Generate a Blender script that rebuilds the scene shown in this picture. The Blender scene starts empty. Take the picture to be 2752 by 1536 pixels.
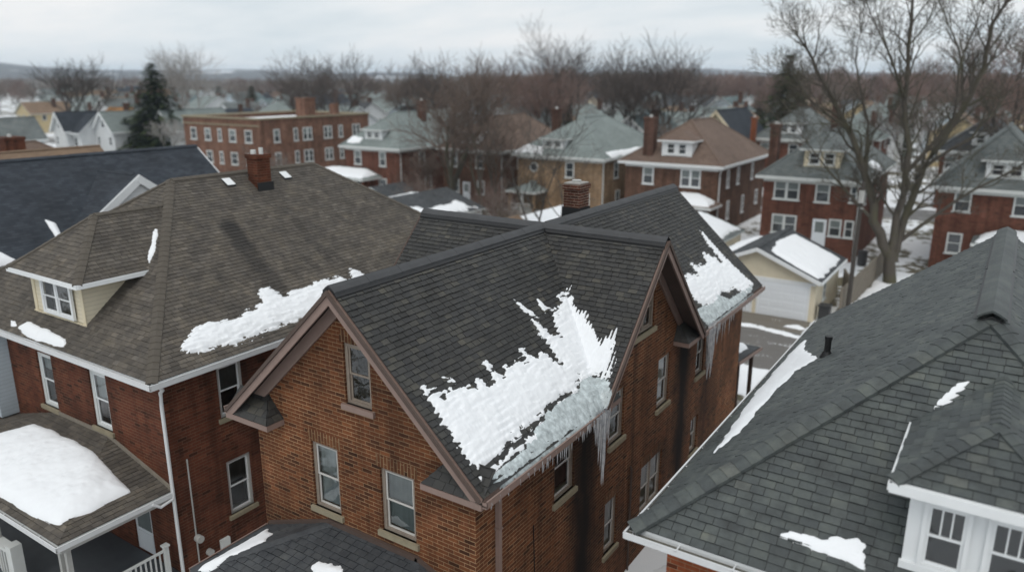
import bpy, math, random
import numpy as np
from mathutils import Vector, Matrix
RND = random.Random(7)
COL = bpy.context.scene.collection
V = Vector

# ------------------------------------------------------------------ materials
def new_mat(name):
    m = bpy.data.materials.new(name); m.use_nodes = True
    nt = m.node_tree
    for n in list(nt.nodes): nt.nodes.remove(n)
    out = nt.nodes.new('ShaderNodeOutputMaterial')
    b = nt.nodes.new('ShaderNodeBsdfPrincipled')
    nt.links.new(b.outputs[0], out.inputs[0])
    return m, nt, b, out
class G:
    """tiny node helper"""
    def __init__(s, nt): s.nt = nt
    def n(s, t, ins=None, **kw):
        x = s.nt.nodes.new(t)
        for k, v in kw.items(): setattr(x, k, v)
        for k, v in (ins or {}).items(): s.set(x.inputs[k], v)
        return x
    def set(s, sock, v):
        if isinstance(v, bpy.types.NodeSocket): s.nt.links.new(v, sock)
        elif isinstance(v, (tuple, list)) and sock.type == 'RGBA' and len(v) == 3: sock.default_value = (*v, 1)
        else: sock.default_value = v
    def m(s, op, a, b=0.0, c=0.0):
        return s.n('ShaderNodeMath', {0: a, 1: b, 2: c}, operation=op).outputs[0]
    def mix(s, f, a, b, mode='MIX'):
        x = s.n('ShaderNodeMix', data_type='RGBA', blend_type=mode)
        s.set(x.inputs[0], f); s.set(x.inputs[6], a); s.set(x.inputs[7], b)
        return x.outputs[2]
    def ramp(s, f, stops, interp='LINEAR'):
        x = s.n('ShaderNodeValToRGB'); cr = x.color_ramp; cr.interpolation = interp
        while len(cr.elements) < len(stops): cr.elements.new(0.5)
        for e, (p, c) in zip(cr.elements, stops):
            e.position = p; e.color = (*c, 1) if len(c) == 3 else c
        s.set(x.inputs[0], f); return x.outputs[0]
    def noise(s, vec, scale, detail=4, rough=.6):
        return s.n('ShaderNodeTexNoise', {'Vector': vec, 'Scale': scale, 'Detail': detail, 'Roughness': rough}).outputs[0]
    def sep(s, v):
        x = s.n('ShaderNodeSeparateXYZ', {0: v}); return x.outputs
    def comb(s, a, b, c=0.0): return s.n('ShaderNodeCombineXYZ', {0: a, 1: b, 2: c}).outputs[0]
    def scalev(s, v, sc): return s.n('ShaderNodeVectorMath', {0: v, 1: sc}, operation='MULTIPLY').outputs[0]
    def bump(s, h, strength, dist=.01): return s.n('ShaderNodeBump', {'Strength': strength, 'Distance': dist, 'Height': h}).outputs[0]
    def uv(s): return s.n('ShaderNodeUVMap').outputs[0]
    def pos(s): return s.n('ShaderNodeNewGeometry').outputs['Position']
    def cells(s, uv, w, h, mw, mh, jit=.5):
        u, v, _ = s.sep(uv)
        r = s.m('DIVIDE', v, h); row = s.m('FLOOR', r); fv = s.m('FRACT', r)
        off = s.m('MULTIPLY', s.m('FRACT', s.m('MULTIPLY', row, jit)), 1.0)
        c = s.m('ADD', s.m('DIVIDE', u, w), off); col = s.m('FLOOR', c); fu = s.m('FRACT', c)
        wn = s.n('ShaderNodeTexWhiteNoise', {'Vector': s.comb(col, row)}, noise_dimensions='2D')
        ma = s.m('LESS_THAN', fu, mw * .62 / w); mb = s.m('LESS_THAN', fv, mh / h)
        return wn.outputs[0], s.m('MAXIMUM', ma, mb), fv

def plain(name, col, rough=.6, spec=.4, var=.0, vscale=3., metal=0., bump=0.):
    m, nt, b, o = new_mat(name); g = G(nt)
    if var:
        n = g.noise(g.pos(), vscale, 5, .65)
        c = g.mix(n, tuple(x * (1 - var) for x in col), tuple(min(1, x * (1 + var)) for x in col))
        g.set(b.inputs['Base Color'], c)
    else: b.inputs['Base Color'].default_value = (*col, 1)
    if bump:
        g.set(b.inputs['Normal'], g.bump(g.noise(g.pos(), vscale * 8, 4), bump, .01))
    b.inputs['Roughness'].default_value = rough
    b.inputs['Specular IOR Level'].default_value = spec
    b.inputs['Metallic'].default_value = metal
    return m

def brick(name, c0, c1, c2, mortar, w=.27, h=.095, mm=.014, swap=False, stains=None, dirt=.35, bump=.5):
    m, nt, b, o = new_mat(name); g = G(nt)
    uv = g.uv()
    if swap:
        u, v, _ = g.sep(uv); uv = g.comb(v, u)
    r, mask, fv = g.cells(uv, w, h, mm, mm)
    col = g.ramp(r, [(0, c0), (.3, c1), (.72, c1), (.86, c2), (1, tuple(x * .4 for x in c0))])
    p = g.pos()
    n1 = g.noise(p, .55, 5, .6); n2 = g.noise(p, 14, 3, .6)
    col = g.mix(g.m('MULTIPLY', n2, .5), col, tuple(x * .6 for x in c1))
    mfade = g.ramp(g.noise(p, 1.3, 4), [(.35, (.55, .55, .55)), (.6, (1, 1, 1))])
    mo = g.mix(1.0, mortar, mfade, 'MULTIPLY')
    col = g.mix(mask, col, mo)
    d = g.ramp(n1, [(.38, (1 - dirt, 1 - dirt, 1 - dirt)), (.62, (1, 1, 1))])
    rp_ = g.ramp(g.noise(p, .8, 3, .5), [(.60, (0,) * 3), (.68, (1,) * 3)])
    col = g.mix(g.m('MULTIPLY', rp_, .22), col, tuple(min(1, x * 2.2 + .03) for x in c1))
    ef = g.ramp(g.noise(g.scalev(p, (1, 1, 1.6)), 2.3, 5, .7), [(.66, (0,) * 3), (.74, (1,) * 3)])
    col = g.mix(g.m('MULTIPLY', ef, .16), col, (.42, .38, .33))
    col = g.mix(1.0, col, d, 'MULTIPLY')
    st = g.noise(g.scalev(p, (2.6, 2.6, .22)), 1.0, 4, .6)
    col = g.mix(1.0, col, g.ramp(st, [(.32, (.62, .60, .58)), (.55, (1, 1, 1))]), 'MULTIPLY')
    if stains:   # water-stained vertical strips below leaking valleys (fixed to the wall)
        x, y, z = g.sep(p)
        wob = g.noise(g.scalev(p, (1, 1.6, .5)), 1.4, 4)
        tot = None
        for (yc, hw, amt) in stains:
            dd = g.m('ABSOLUTE', g.m('ADD', g.m('SUBTRACT', y, yc), g.m('MULTIPLY', g.m('SUBTRACT', wob, .5), 1.0)))
            f = g.m('MULTIPLY', g.n('ShaderNodeMapRange', {0: dd, 1: 0.0, 2: hw, 3: 1.0, 4: 0.0}, interpolation_type='SMOOTHSTEP').outputs[0], amt)
            onside = g.m('GREATER_THAN', x, -8.05)
            f = g.m('MULTIPLY', f, onside)
            tot = f if tot is None else g.m('MAXIMUM', tot, f)
        col = g.mix(tot, col, (.007, .005, .004))
    g.set(b.inputs['Base Color'], col)
    b.inputs['Roughness'].default_value = .88; b.inputs['Specular IOR Level'].default_value = .25
    hgt = g.m('ADD', g.m('SUBTRACT', 1.0, mask), g.m('MULTIPLY', n2, .4))
    g.set(b.inputs['Normal'], g.bump(hgt, bump, .008))
    return m

def shingle(name, ca, cb, w=.3, h=.15, mm=.012, big=.35, stain=0):
    m, nt, b, o = new_mat(name); g = G(nt)
    uv = g.uv(); r, mask, fv = g.cells(uv, w, h, mm * .5, mm, jit=.37)
    col = g.mix(r, ca, cb); p = g.pos()
    n1 = g.noise(p, .5, 5, .6)
    col = g.mix(1.0, col, g.ramp(n1, [(.35, (1 - big,) * 3), (.65, (1, 1, 1))]), 'MULTIPLY')
    col = g.mix(mask, col, tuple(x * .35 for x in ca))
    g.set(b.inputs['Base Color'], col)
    b.inputs['Roughness'].default_value = .85; b.inputs['Specular IOR Level'].default_value = .3
    g.set(b.inputs['Normal'], g.bump(g.m('SUBTRACT', 1.0, fv), .35, .01))
    return m

def tilemat(name, cs, big=.3, rough=.62, streak=None, grain=.25):
    """for roofs whose tiles are real geometry: tint is a per-tile attribute"""
    m, nt, b, o = new_mat(name); g = G(nt)
    t = g.n('ShaderNodeAttribute', attribute_name='tint').outputs['Fac']
    k = len(cs) - 1
    col = g.ramp(t, [(i / k, c) for i, c in enumerate(cs)])
    p = g.pos(); n1 = g.noise(p, .45, 5, .65); n2 = g.noise(p, 9, 5, .7); n3 = g.noise(p, 45, 3, .7)
    col = g.mix(1.0, col, g.ramp(n1, [(.36, (1 - big, 1 - big * .95, 1 - big * .85)), (.6, (1.0, 1.0, 1.0))]), 'MULTIPLY')
    bl = g.noise(p, 2.1, 5, .7)
    col = g.mix(1.0, col, g.ramp(bl, [(.36, (.62, .62, .64)), (.5, (1, 1, 1)), (.66, (1.28, 1.24, 1.14))]), 'MULTIPLY')
    rn_ = g.noise(g.scalev(p, (1.2, 1.2, .35)), 1.6, 5, .7)
    col = g.mix(1.0, col, g.ramp(rn_, [(.36, (.66, .67, .70)), (.52, (1, 1, 1)), (.7, (1.18, 1.16, 1.08))]), 'MULTIPLY')
    col = g.mix(1.0, col, g.ramp(n2, [(.3, (1 - grain,) * 3), (.7, (1.0,) * 3)]), 'MULTIPLY')
    col = g.mix(g.m('MULTIPLY', n3, .25), col, tuple(min(1, x * 1.9) for x in cs[-1]))
    if streak:    # dark mineral runs on the roof skin: (x,y) start -> (x,y) end, half width
        x, y, z = g.sep(p); tot = None
        for (ax, ay, bx, by, hw, amt) in streak:
            dx, dy = bx - ax, by - ay; L2 = dx * dx + dy * dy
            tt = g.m('DIVIDE', g.m('ADD', g.m('MULTIPLY', g.m('SUBTRACT', x, ax), dx), g.m('MULTIPLY', g.m('SUBTRACT', y, ay), dy)), L2)
            tt = g.n('ShaderNodeClamp', {0: tt}).outputs[0]
            ex = g.m('SUBTRACT', g.m('SUBTRACT', x, ax), g.m('MULTIPLY', tt, dx)); ey = g.m('SUBTRACT', g.m('SUBTRACT', y, ay), g.m('MULTIPLY', tt, dy))
            dd = g.m('SQRT', g.m('ADD', g.m('MULTIPLY', ex, ex), g.m('MULTIPLY', ey, ey)))
            dd = g.m('ADD', dd, g.m('MULTIPLY', g.m('SUBTRACT', n2, .5), .3))
            f = g.m('MULTIPLY', g.n('ShaderNodeMapRange', {0: dd, 1: hw * .3, 2: hw, 3: amt, 4: 0.0}, interpolation_type='SMOOTHSTEP').outputs[0], g.m('SUBTRACT', 1.0, g.m('MULTIPLY', tt, .6)))
            tot = f if tot is None else g.m('MAXIMUM', tot, f)
        col = g.mix(tot, col, (.018, .017, .017))
    g.set(b.inputs['Base Color'], col)
    b.inputs['Roughness'].default_value = rough; b.inputs['Specular IOR Level'].default_value = .4
    g.set(b.inputs['Normal'], g.bump(n2, .35, .012))
    return m

def siding(name, c, h=.13):
    m, nt, b, o = new_mat(name); g = G(nt)
    r, mask, fv = g.cells(g.uv(), 3.5, h, .0, .012)
    n = g.noise(g.pos(), 1.2, 4)
    col = g.mix(1.0, c, g.ramp(n, [(.3, (.86,) * 3), (.7, (1,) * 3)]), 'MULTIPLY')
    g.set(b.inputs['Base Color'], g.mix(g.m('MULTIPLY', mask, .45), col, tuple(x * .4 for x in c)))
    g.set(b.inputs['Normal'], g.bump(g.m('SUBTRACT', 1.0, fv), .5, .015))
    b.inputs['Roughness'].default_value = .6
    return m

def snowmat(name='snow', col=(.84, .86, .885)):
    m, nt, b, o = new_mat(name); g = G(nt); p = g.pos()
    n1 = g.noise(p, 3, 5, .6); n2 = g.noise(p, 26, 4, .6)
    g.set(b.inputs['Base Color'], g.mix(n1, tuple(x * .96 for x in col), col))
    g.set(b.inputs['Normal'], g.bump(g.m('ADD', n1, g.m('MULTIPLY', n2, .25)), .22, .02))
    b.inputs['Roughness'].default_value = .75; b.inputs['Specular IOR Level'].default_value = .3
    return m

def icemat(name, col=(.50, .57, .60), tr=.35, rough=.14):
    m, nt, b, o = new_mat(name); g = G(nt); p = g.pos()
    n1 = g.noise(p, 6, 5, .7); n2 = g.noise(p, 40, 3)
    g.set(b.inputs['Base Color'], g.ramp(n1, [(.3, tuple(x * .62 for x in col)), (.5, col), (.68, tuple(min(1, x * 1.45) for x in col))]))
    b.inputs['Roughness'].default_value = rough; b.inputs['IOR'].default_value = 1.31
    b.inputs['Transmission Weight'].default_value = tr
    b.inputs['Specular IOR Level'].default_value = .6
    g.set(b.inputs['Normal'], g.bump(g.m('ADD', n1, g.m('MULTIPLY', n2, .15)), .22, .03))
    return m

def glassmat():
    m, nt, b, o = new_mat('window_glass'); g = G(nt)
    tr = g.n('ShaderNodeBsdfTransparent', {'Color': (.82, .86, .86)})
    gl = g.n('ShaderNodeBsdfGlossy', {'Color': (.95, .95, .95), 'Roughness': .03})
    g.set(gl.inputs['Normal'], g.bump(g.noise(g.pos(), 1.7, 2), .12, .05))
    fr = g.n('ShaderNodeFresnel', {'IOR': 1.6}).outputs[0]
    mx = g.n('ShaderNodeMixShader', {0: g.m('ADD', g.m('MULTIPLY', fr, .95), .03), 1: tr.outputs[0], 2: gl.outputs[0]})
    nt.links.new(mx.outputs[0], o.inputs[0]); nt.nodes.remove(b)
    return m

def groundmat():
    m, nt, b, o = new_mat('snowy_ground'); g = G(nt); p = g.pos()
    n1 = g.noise(p, .13, 6, .62); n2 = g.noise(p, 1.1, 6, .65); n3 = g.noise(p, 7, 4)
    grass = g.mix(n3, (.07, .065, .035), (.14, .115, .07))
    snow = g.mix(n2, (.74, .77, .80), (.84, .86, .885))
    f = g.ramp(g.m('ADD', g.m('MULTIPLY', n1, .65), g.m('MULTIPLY', n2, .35)), [(.475, (0, 0, 0)), (.50, (1, 1, 1))])
    g.set(b.inputs['Base Color'], g.mix(f, grass, snow)); b.inputs['Roughness'].default_value = .85
    g.set(b.inputs['Normal'], g.bump(n2, .4, .1))
    return m
def roadmat(name, c, snowy=.0):
    m, nt, b, o = new_mat(name); g = G(nt); p = g.pos()
    n1 = g.noise(g.scalev(p, (.25, 1.6, 1)), 1.0, 6, .65); n2 = g.noise(p, 6, 5, .7)
    col = g.mix(n1, tuple(x * .5 for x in c), tuple(x * 1.35 for x in c))
    col = g.mix(g.m('MULTIPLY', n2, .4), col, tuple(x * .55 for x in c))
    f = g.ramp(g.m('ADD', g.m('MULTIPLY', n1, .6), g.m('MULTIPLY', n2, .4)), [(.62 - snowy, (0, 0, 0)), (.66 - snowy, (1, 1, 1))])
    col = g.mix(f, col, (.72, .74, .77))
    g.set(b.inputs['Base Color'], col)
    g.set(b.inputs['Roughness'], g.ramp(n1, [(.3, (.35,) * 3), (.7, (.85,) * 3)]))
    g.set(b.inputs['Normal'], g.bump(n2, .4, .02))
    return m
def barkmat(name, a, b_, green=None):
    m, nt, b, o = new_mat(name); g = G(nt); p = g.pos()
    n = g.noise(g.scalev(p, (1, 1, .3)), 5, 5, .7)
    col = g.mix(n, a, b_)
    if green: col = g.mix(g.m('MULTIPLY', g.ramp(g.noise(p, .6, 3), [(.45, (0,) * 3), (.65, (1,) * 3)]), .6), col, green)
    g.set(b.inputs['Base Color'], col); b.inputs['Roughness'].default_value = .9
    g.set(b.inputs['Normal'], g.bump(n, .6, .03))
    return m
def hillmat():
    m, nt, b, o = new_mat('wooded_hills'); g = G(nt); p = g.pos()
    n1 = g.noise(g.scalev(p, (1, 1, 4)), .004, 6, .6); n2 = g.noise(p, .02, 5, .7)
    col = g.mix(n2, (.035, .032, .032), (.085, .072, .066))
    f = g.ramp(n1, [(.60, (0,) * 3), (.64, (1,) * 3)])
    g.set(b.inputs['Base Color'], g.mix(f, col, (.75, .78, .82))); b.inputs['Roughness'].default_value = .95
    return m

M = {}
M['brick_main'] = brick('brown_brick', (.070, .026, .012), (.175, .060, .023), (.26, .094, .036), (.43, .285, .165), dirt=.4, w=.275,
                        stains=[(15.35, 1.25, .98), (21.95, .95, .97), (24.2, .4, .5), (18.2, .3, .45)])
M['brick_soldier'] = brick('brown_brick_arch', (.075, .028, .012), (.16, .06, .024), (.22, .088, .036), (.42, .30, .18), swap=True)
M['brick_left'] = brick('dark_red_brick', (.07, .022, .011), (.135, .038, .018), (.19, .058, .028), (.20, .12, .075), dirt=.35)
M['brick_red'] = brick('red_brick', (.115, .040, .027), (.165, .060, .040), (.205, .082, .056), (.26, .16, .11), dirt=.25)
M['brick_orange'] = brick('orange_red_brick', (.22, .052, .02), (.30, .078, .028), (.36, .11, .04), (.34, .22, .14), dirt=.15)
M['brick_stack'] = brick('brown_chimney_brick', (.095, .048, .036), (.13, .066, .050), (.165, .09, .07), (.2, .14, .1), dirt=.3)
M['brick_brown'] = brick('mid_brown_brick', (.105, .052, .036), (.145, .073, .050), (.185, .098, .068), (.28, .2, .14), dirt=.25)
M['brick_tan'] = brick('tan_brick', (.27, .17, .10), (.37, .245, .15), (.45, .32, .21), (.36, .28, .18), dirt=.3)
M['brick_dull'] = brick('dull_apartment_brick', (.17, .085, .058), (.235, .118, .08), (.29, .15, .105), (.25, .17, .12), dirt=.25)
M['brick_chim'] = brick('chimney_brick', (.06, .022, .013), (.12, .036, .02), (.17, .055, .03), (.50, .42, .34), h=.085, dirt=.45)
M['tile_main'] = tilemat('charcoal_shingles', [(.011, .013, .017), (.022, .024, .029), (.040, .040, .039), (.082, .076, .062)], big=.5)
M['tile_left'] = tilemat('weathered_brown_shingles', [(.052, .044, .036), (.078, .067, .055), (.106, .092, .077), (.148, .130, .110)], big=.25, rough=.85,
                         streak=[(-21.9, 16.0, -19.2, 15.6, .55, .85), (-21.7, 18.6, -19.6, 18.4, .3, .5), (-23.0, 18.7, -19.6, 18.7, .35, .25)])
M['tile_right'] = tilemat('grey_green_slates', [(.032, .040, .046), (.052, .063, .067), (.074, .087, .086), (.108, .115, .104)], big=.35)
M['tile_porch'] = tilemat('blue_black_shingles', [(.035, .038, .043), (.052, .056, .062), (.070, .075, .080)], big=.3)
M['cap_main'] = plain('charcoal_ridge_cap', (.050, .051, .054), .6, .4, .35, 2.5, bump=.3)
M['cap_left'] = plain('brown_ridge_cap', (.092, .080, .066), .85, .3, .3, 3, bump=.3)
M['cap_right'] = plain('slate_ridge_cap', (.066,.078,.080), .6, .4, .3, 3, bump=.3)
M['tar'] = plain('black_tar', (.008, .008, .009), .45, .5)
M['sh_slate'] = shingle('dark_blue_shingles', (.030, .037, .048), (.052, .061, .075))
M['sh_grey'] = shingle('pale_grey_green_shingles', (.19, .225, .22), (.25, .285, .275), big=.2)
M['sh_midgrey'] = shingle('mid_grey_shingles', (.13, .15, .15), (.19, .205, .2), big=.3)
M['sh_brown'] = shingle('brown_shingles', (.145, .100, .078), (.19, .135, .107), big=.2)
M['sh_tan'] = shingle('tan_shingles', (.20, .135, .09), (.25, .175, .12), big=.2)
M['sh_orange'] = shingle('ochre_shingles', (.42, .21, .075), (.52, .28, .11), big=.2)
M['sh_dark'] = shingle('charcoal_grey_shingles', (.055, .060, .066), (.09, .095, .1), big=.3)
M['sh_teal'] = shingle('dusty_teal_shingles', (.11, .15, .155), (.15, .195, .2), big=.2)
M['white'] = plain('white_paint', (.74, .76, .77), .5, .4, .08, 2)
M['offwhite'] = plain('dull_white_paint', (.60, .62, .61), .55, .4, .12, 2)
M['greytrim'] = plain('aged_grey_trim', (.40, .40, .385), .6, .3, .15, 3)
M['cream'] = plain('cream_paint', (.66, .58, .42), .6, .3, .1, 2)
M['mauve'] = plain('mauve_brown_trim', (.235, .165, .140), .55, .4, .18, 3, bump=.1)
M['mauve_dark'] = plain('dark_brown_soffit', (.085, .060, .050), .7, .3, .25, 3)
M['taupe'] = plain('weathered_taupe_frame', (.235, .195, .160), .65, .3, .3, 6)
M['taupe_light'] = plain('pale_sash_trim', (.50, .485, .46), .55, .3, .15, 6)
M['stone'] = plain('mossy_stone_sill', (.27, .235, .165), .85, .2, .35, 5, bump=.4)
M['alu'] = plain('pale_aluminium', (.62, .63, .64), .35, .5, .1, 4)
M['dirtygutter'] = plain('wet_gutter_bed', (.10, .095, .075), .5, .5, .6, 5)
M['side_cream'] = siding('cream_clapboard', (.72, .645, .49))
M['side_white'] = siding('white_clapboard', (.66, .68, .69))
M['side_blue'] = siding('pale_blue_clapboard', (.45, .52, .57))
M['side_yellow'] = siding('straw_clapboard', (.55, .44, .25))
M['side_maroon'] = siding('maroon_clapboard', (.22, .05, .05))
M['snow'] = snowmat()
M['ice'] = icemat('grey_glaze_ice', (.58, .645, .66), .25, .2)
M['icicle'] = icemat('clear_icicle_ice', (.80, .82, .86), .5, .08)
M['glass'] = glassmat()
M['blind_x'] = plain('pale_window_blind', (.50, .53, .53), .8, .2, .1, 4)
M['blind2_x'] = plain('grey_green_curtain', (.27, .30, .29), .8, .2, .25, 4)
def curtain(name, c):
    m, nt, b, o = new_mat(name); g = G(nt); p = g.pos()
    f = g.noise(g.scalev(p, (9, 9, .5)), 1.0, 3, .5); q = g.noise(g.scalev(p, (1, 1, 1)), 1.4, 3)
    g.set(b.inputs['Base Color'], g.mix(1.0, g.mix(f, tuple(x * .6 for x in c), tuple(min(1, x * 1.25) for x in c)), g.ramp(q, [(.35, (.6, .62, .64)), (.6, (1, 1, 1))]), 'MULTIPLY')); b.inputs['Roughness'].default_value = .9
    return m
M['blind'] = curtain('pale_window_curtain', (.56, .60, .60)); M['blind2'] = curtain('grey_green_curtain', (.30, .34, .33))
M['room'] = plain('dark_room', (.018, .022, .028), .8, .2, .5, 2)
M['pane'] = plain('dark_reflecting_pane', (.035, .042, .048), .08, .9, .6, 1.2)
M['pane_mid'] = plain('grey_curtained_pane', (.17, .195, .195), .15, .8, .3, 1.5)
M['rubber'] = plain('black_vent_pipe', (.010, .010, .011), .5, .4)
M['ground'] = groundmat()
M['asphalt'] = roadmat('wet_worn_asphalt', (.15, .14, .13), .05)
M['asphalt2'] = roadmat('slushy_concrete', (.17, .15, .12), .02)
M['street'] = roadmat('slushy_street', (.13, .125, .12), .05)
M['bark'] = barkmat('grey_green_bark', (.042, .036, .030), (.11, .094, .076), (.075, .074, .036))
M['skyline_twig'] = plain('dark_skyline_twigs', (.11, .094, .087), .9, .1, .3, .4)
M['bark_dark'] = barkmat('dark_bark', (.035, .030, .026), (.085, .075, .066))
M['twig_mid'] = plain('dull_brown_twigs', (.145, .112, .095), .9, .1, .35, .4)
M['twig'] = plain('brown_twigs', (.165, .135, .118), .9, .1, .35, .4)
M['twig_red'] = plain('reddish_brown_twigs', (.185, .13, .113), .9, .1, .3, .4)
M['twig_grey'] = plain('pale_grey_twigs', (.30, .285, .27), .9, .1, .3, .4)
M['needle'] = plain('dark_green_needles', (.034, .055, .022), .8, .2, .5, .8)
M['needle2'] = plain('lighter_green_needles', (.075, .098, .038), .8, .2, .4, .8)
M['wood'] = plain('weathered_fence_wood', (.22, .195, .16), .85, .2, .3, 3)
M['dark_wood'] = plain('dark_brown_wood', (.055, .035, .026), .7, .3, .3, 4)
M['concrete'] = plain('grey_concrete', (.33, .32, .30), .85, .2, .2, 3, bump=.3)
M['deckgrey'] = plain('grey_porch_floor', (.085, .095, .105), .55, .4, .25, 3)
M['hill'] = hillmat()
M['door_white'] = plain('white_panel_door', (.74, .77, .80), .45, .4, .06, 3)
M['binplastic'] = plain('dark_bin_plastic', (.04, .04, .042), .5, .4)

# ------------------------------------------------------------------ mesh builder
class MB:
    def __init__(s): s.v = []; s.f = []; s.m = []; s.t = []; s.uvs = {}
    def face(s, pts, m=0, t=.5):
        b = len(s.v); s.v.extend(tuple(p) for p in pts)
        s.f.append(tuple(range(b, b + len(pts)))); s.m.append(m); s.t.append(t)
    def raw(s, vs, fs, m=0, t=.5):
        b = len(s.v); s.v.extend(tuple(p) for p in vs)
        for f in fs: s.f.append(tuple(b + i for i in f)); s.m.append(m); s.t.append(t)
    def box(s, x0, x1, y0, y1, z0, z1, m=0):
        if x0 > x1: x0, x1 = x1, x0
        if y0 > y1: y0, y1 = y1, y0
        if z0 > z1: z0, z1 = z1, z0
        p = [(x, y, z) for z in (z0, z1) for y in (y0, y1) for x in (x0, x1)]
        for q in ((0, 2, 3, 1), (4, 5, 7, 6), (0, 1, 5, 4), (2, 6, 7, 3), (0, 4, 6, 2), (1, 3, 7, 5)):
            s.face([p[i] for i in q], m)
    def beam(s, a, b, w, h, up=(0, 0, 1), m=0):
        """box from a to b; w across, h along 'up' (top at the line)"""
        a, b, up = V(a), V(b), V(up); d = (b - a).normalized(); sd = d.cross(up).normalized(); u = sd.cross(d).normalized()
        c = []
        for p in (a, b):
            for (i, j) in ((-1, 0), (1, 0), (1, -1), (-1, -1)): c.append(p + sd * (w / 2 * i) + u * (h * j))
        s.face([c[3], c[2], c[1], c[0]], m); s.face([c[4], c[5], c[6], c[7]], m)
        for i in range(4):
            j = (i + 1) % 4; s.face([c[i], c[j], c[4 + j], c[4 + i]], m)
    def prism(s, poly, th, m=0, mside=None, mbot=None, t=.5):
        """poly (top, counter-clockwise from above) thickened straight down"""
        top = [V(p) for p in poly]; bot = [p - V((0, 0, th)) for p in top]
        s.face(top, m, t); s.face(bot[::-1], m if mbot is None else mbot)
        k = len(top)
        for i in range(k):
            j = (i + 1) % k; s.face([top[j], top[i], bot[i], bot[j]], m if mside is None else mside)
    def tube(s, pts, rad, n=6, m=0, cap=True):
        P = [V(p) for p in pts]; R = rad if isinstance(rad, (list, tuple)) else [rad] * len(P)
        b = len(s.v); k = len(P); ref = V((.31, .17, .93))
        for i, p in enumerate(P):
            d = (P[min(i + 1, k - 1)] - P[max(i - 1, 0)])
            d = d.normalized() if d.length > 1e-9 else V((0, 0, 1))
            u = d.cross(ref)
            if u.length < .05: u = d.cross(V((1, 0, 0)))
            u.normalize(); w = d.cross(u)
            for j in range(n):
                a = 2 * math.pi * j / n; s.v.append(tuple(p + (u * math.cos(a) + w * math.sin(a)) * R[i]))
        for i in range(k - 1):
            for j in range(n):
                j2 = (j + 1) % n
                s.f.append((b + i * n + j, b + i * n + j2, b + (i + 1) * n + j2, b + (i + 1) * n + j)); s.m.append(m); s.t.append(.5)
        if cap:
            s.f.append(tuple(b + j for j in reversed(range(n)))); s.m.append(m); s.t.append(.5)
            s.f.append(tuple(b + (k - 1) * n + j for j in range(n))); s.m.append(m); s.t.append(.5)
    def build(s, name, mats, parent=None, smooth=False, tint=False, uv=True, loc=None):
        org = V(loc) if loc is not None else V((0, 0, 0)); o_par = parent; par = V((0, 0, 0))
        while o_par is not None: par += o_par.location; o_par = o_par.parent
        if parent is not None and loc is None: org = par.copy()
        me = bpy.data.meshes.new(name)
        if not isinstance(mats, (list, tuple)): mats = [mats]
        vv = np.array(s.v, dtype=float).reshape(-1, 3)
        me.from_pydata((vv - np.array(org)).tolist(), [], s.f)
        for mt in mats: me.materials.append(mt)
        me.polygons.foreach_set('material_index', s.m)
        if smooth: me.polygons.foreach_set('use_smooth', [True] * len(s.f))
        if tint:
            at = me.attributes.new('tint', 'FLOAT', 'FACE'); at.data.foreach_set('value', s.t)
        if uv:
            lay = me.uv_layers.new(name='UVMap'); nl = len(me.loops)
            li = np.empty(nl, dtype=np.int32); me.loops.foreach_get('vertex_index', li)
            nf = len(me.polygons); nor = np.empty(nf * 3, dtype=np.float32); me.polygons.foreach_get('normal', nor); nor = nor.reshape(-1, 3)
            tot = np.empty(nf, dtype=np.int32); me.polygons.foreach_get('loop_total', tot)
            N = np.repeat(nor, tot, axis=0); Pw = vv[li]
            tx, ty = -N[:, 1], N[:, 0]; ln = np.sqrt(tx * tx + ty * ty)
            flat = ln < .08; ln[flat] = 1; tx = tx / ln; ty = ty / ln; tx[flat] = 1; ty[flat] = 0
            u = Pw[:, 0] * tx + Pw[:, 1] * ty
            sx, sy, sz = -N[:, 2] * ty, N[:, 2] * tx, N[:, 0] * ty - N[:, 1] * tx
            sx, sy, sz = N[:, 1] * 0 - N[:, 2] * ty, N[:, 2] * tx, N[:, 0] * ty - N[:, 1] * tx
            v2 = Pw[:, 0] * sx + Pw[:, 1] * sy + Pw[:, 2] * sz
            v2[flat] = Pw[flat, 1]
            uvb = np.empty(nl * 2, dtype=np.float32); uvb[0::2] = u; uvb[1::2] = v2
            lay.data.foreach_set('uv', uvb)
        o = bpy.data.objects.new(name, me); COL.objects.link(o)
        if parent is not None: o.parent = parent; o.location = org - par
        else: o.location = org
        return o

def tag(o, label=None, cat=None, group=None, kind=None):
    if label: o['label'] = label
    if cat: o['category'] = cat
    if group: o['group'] = group
    if kind: o['kind'] = kind
    return o
def thing(name, loc, label, cat, group=None):
    o = bpy.data.objects.new(name, None); COL.objects.link(o); o.location = loc; o.empty_display_size = .3
    return tag(o, label, cat, group)
def copy_tree(o, parent=None):
    c = o.copy(); COL.objects.link(c); c.parent = parent
    for ch in o.children: copy_tree(ch, c)
    return c

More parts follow.
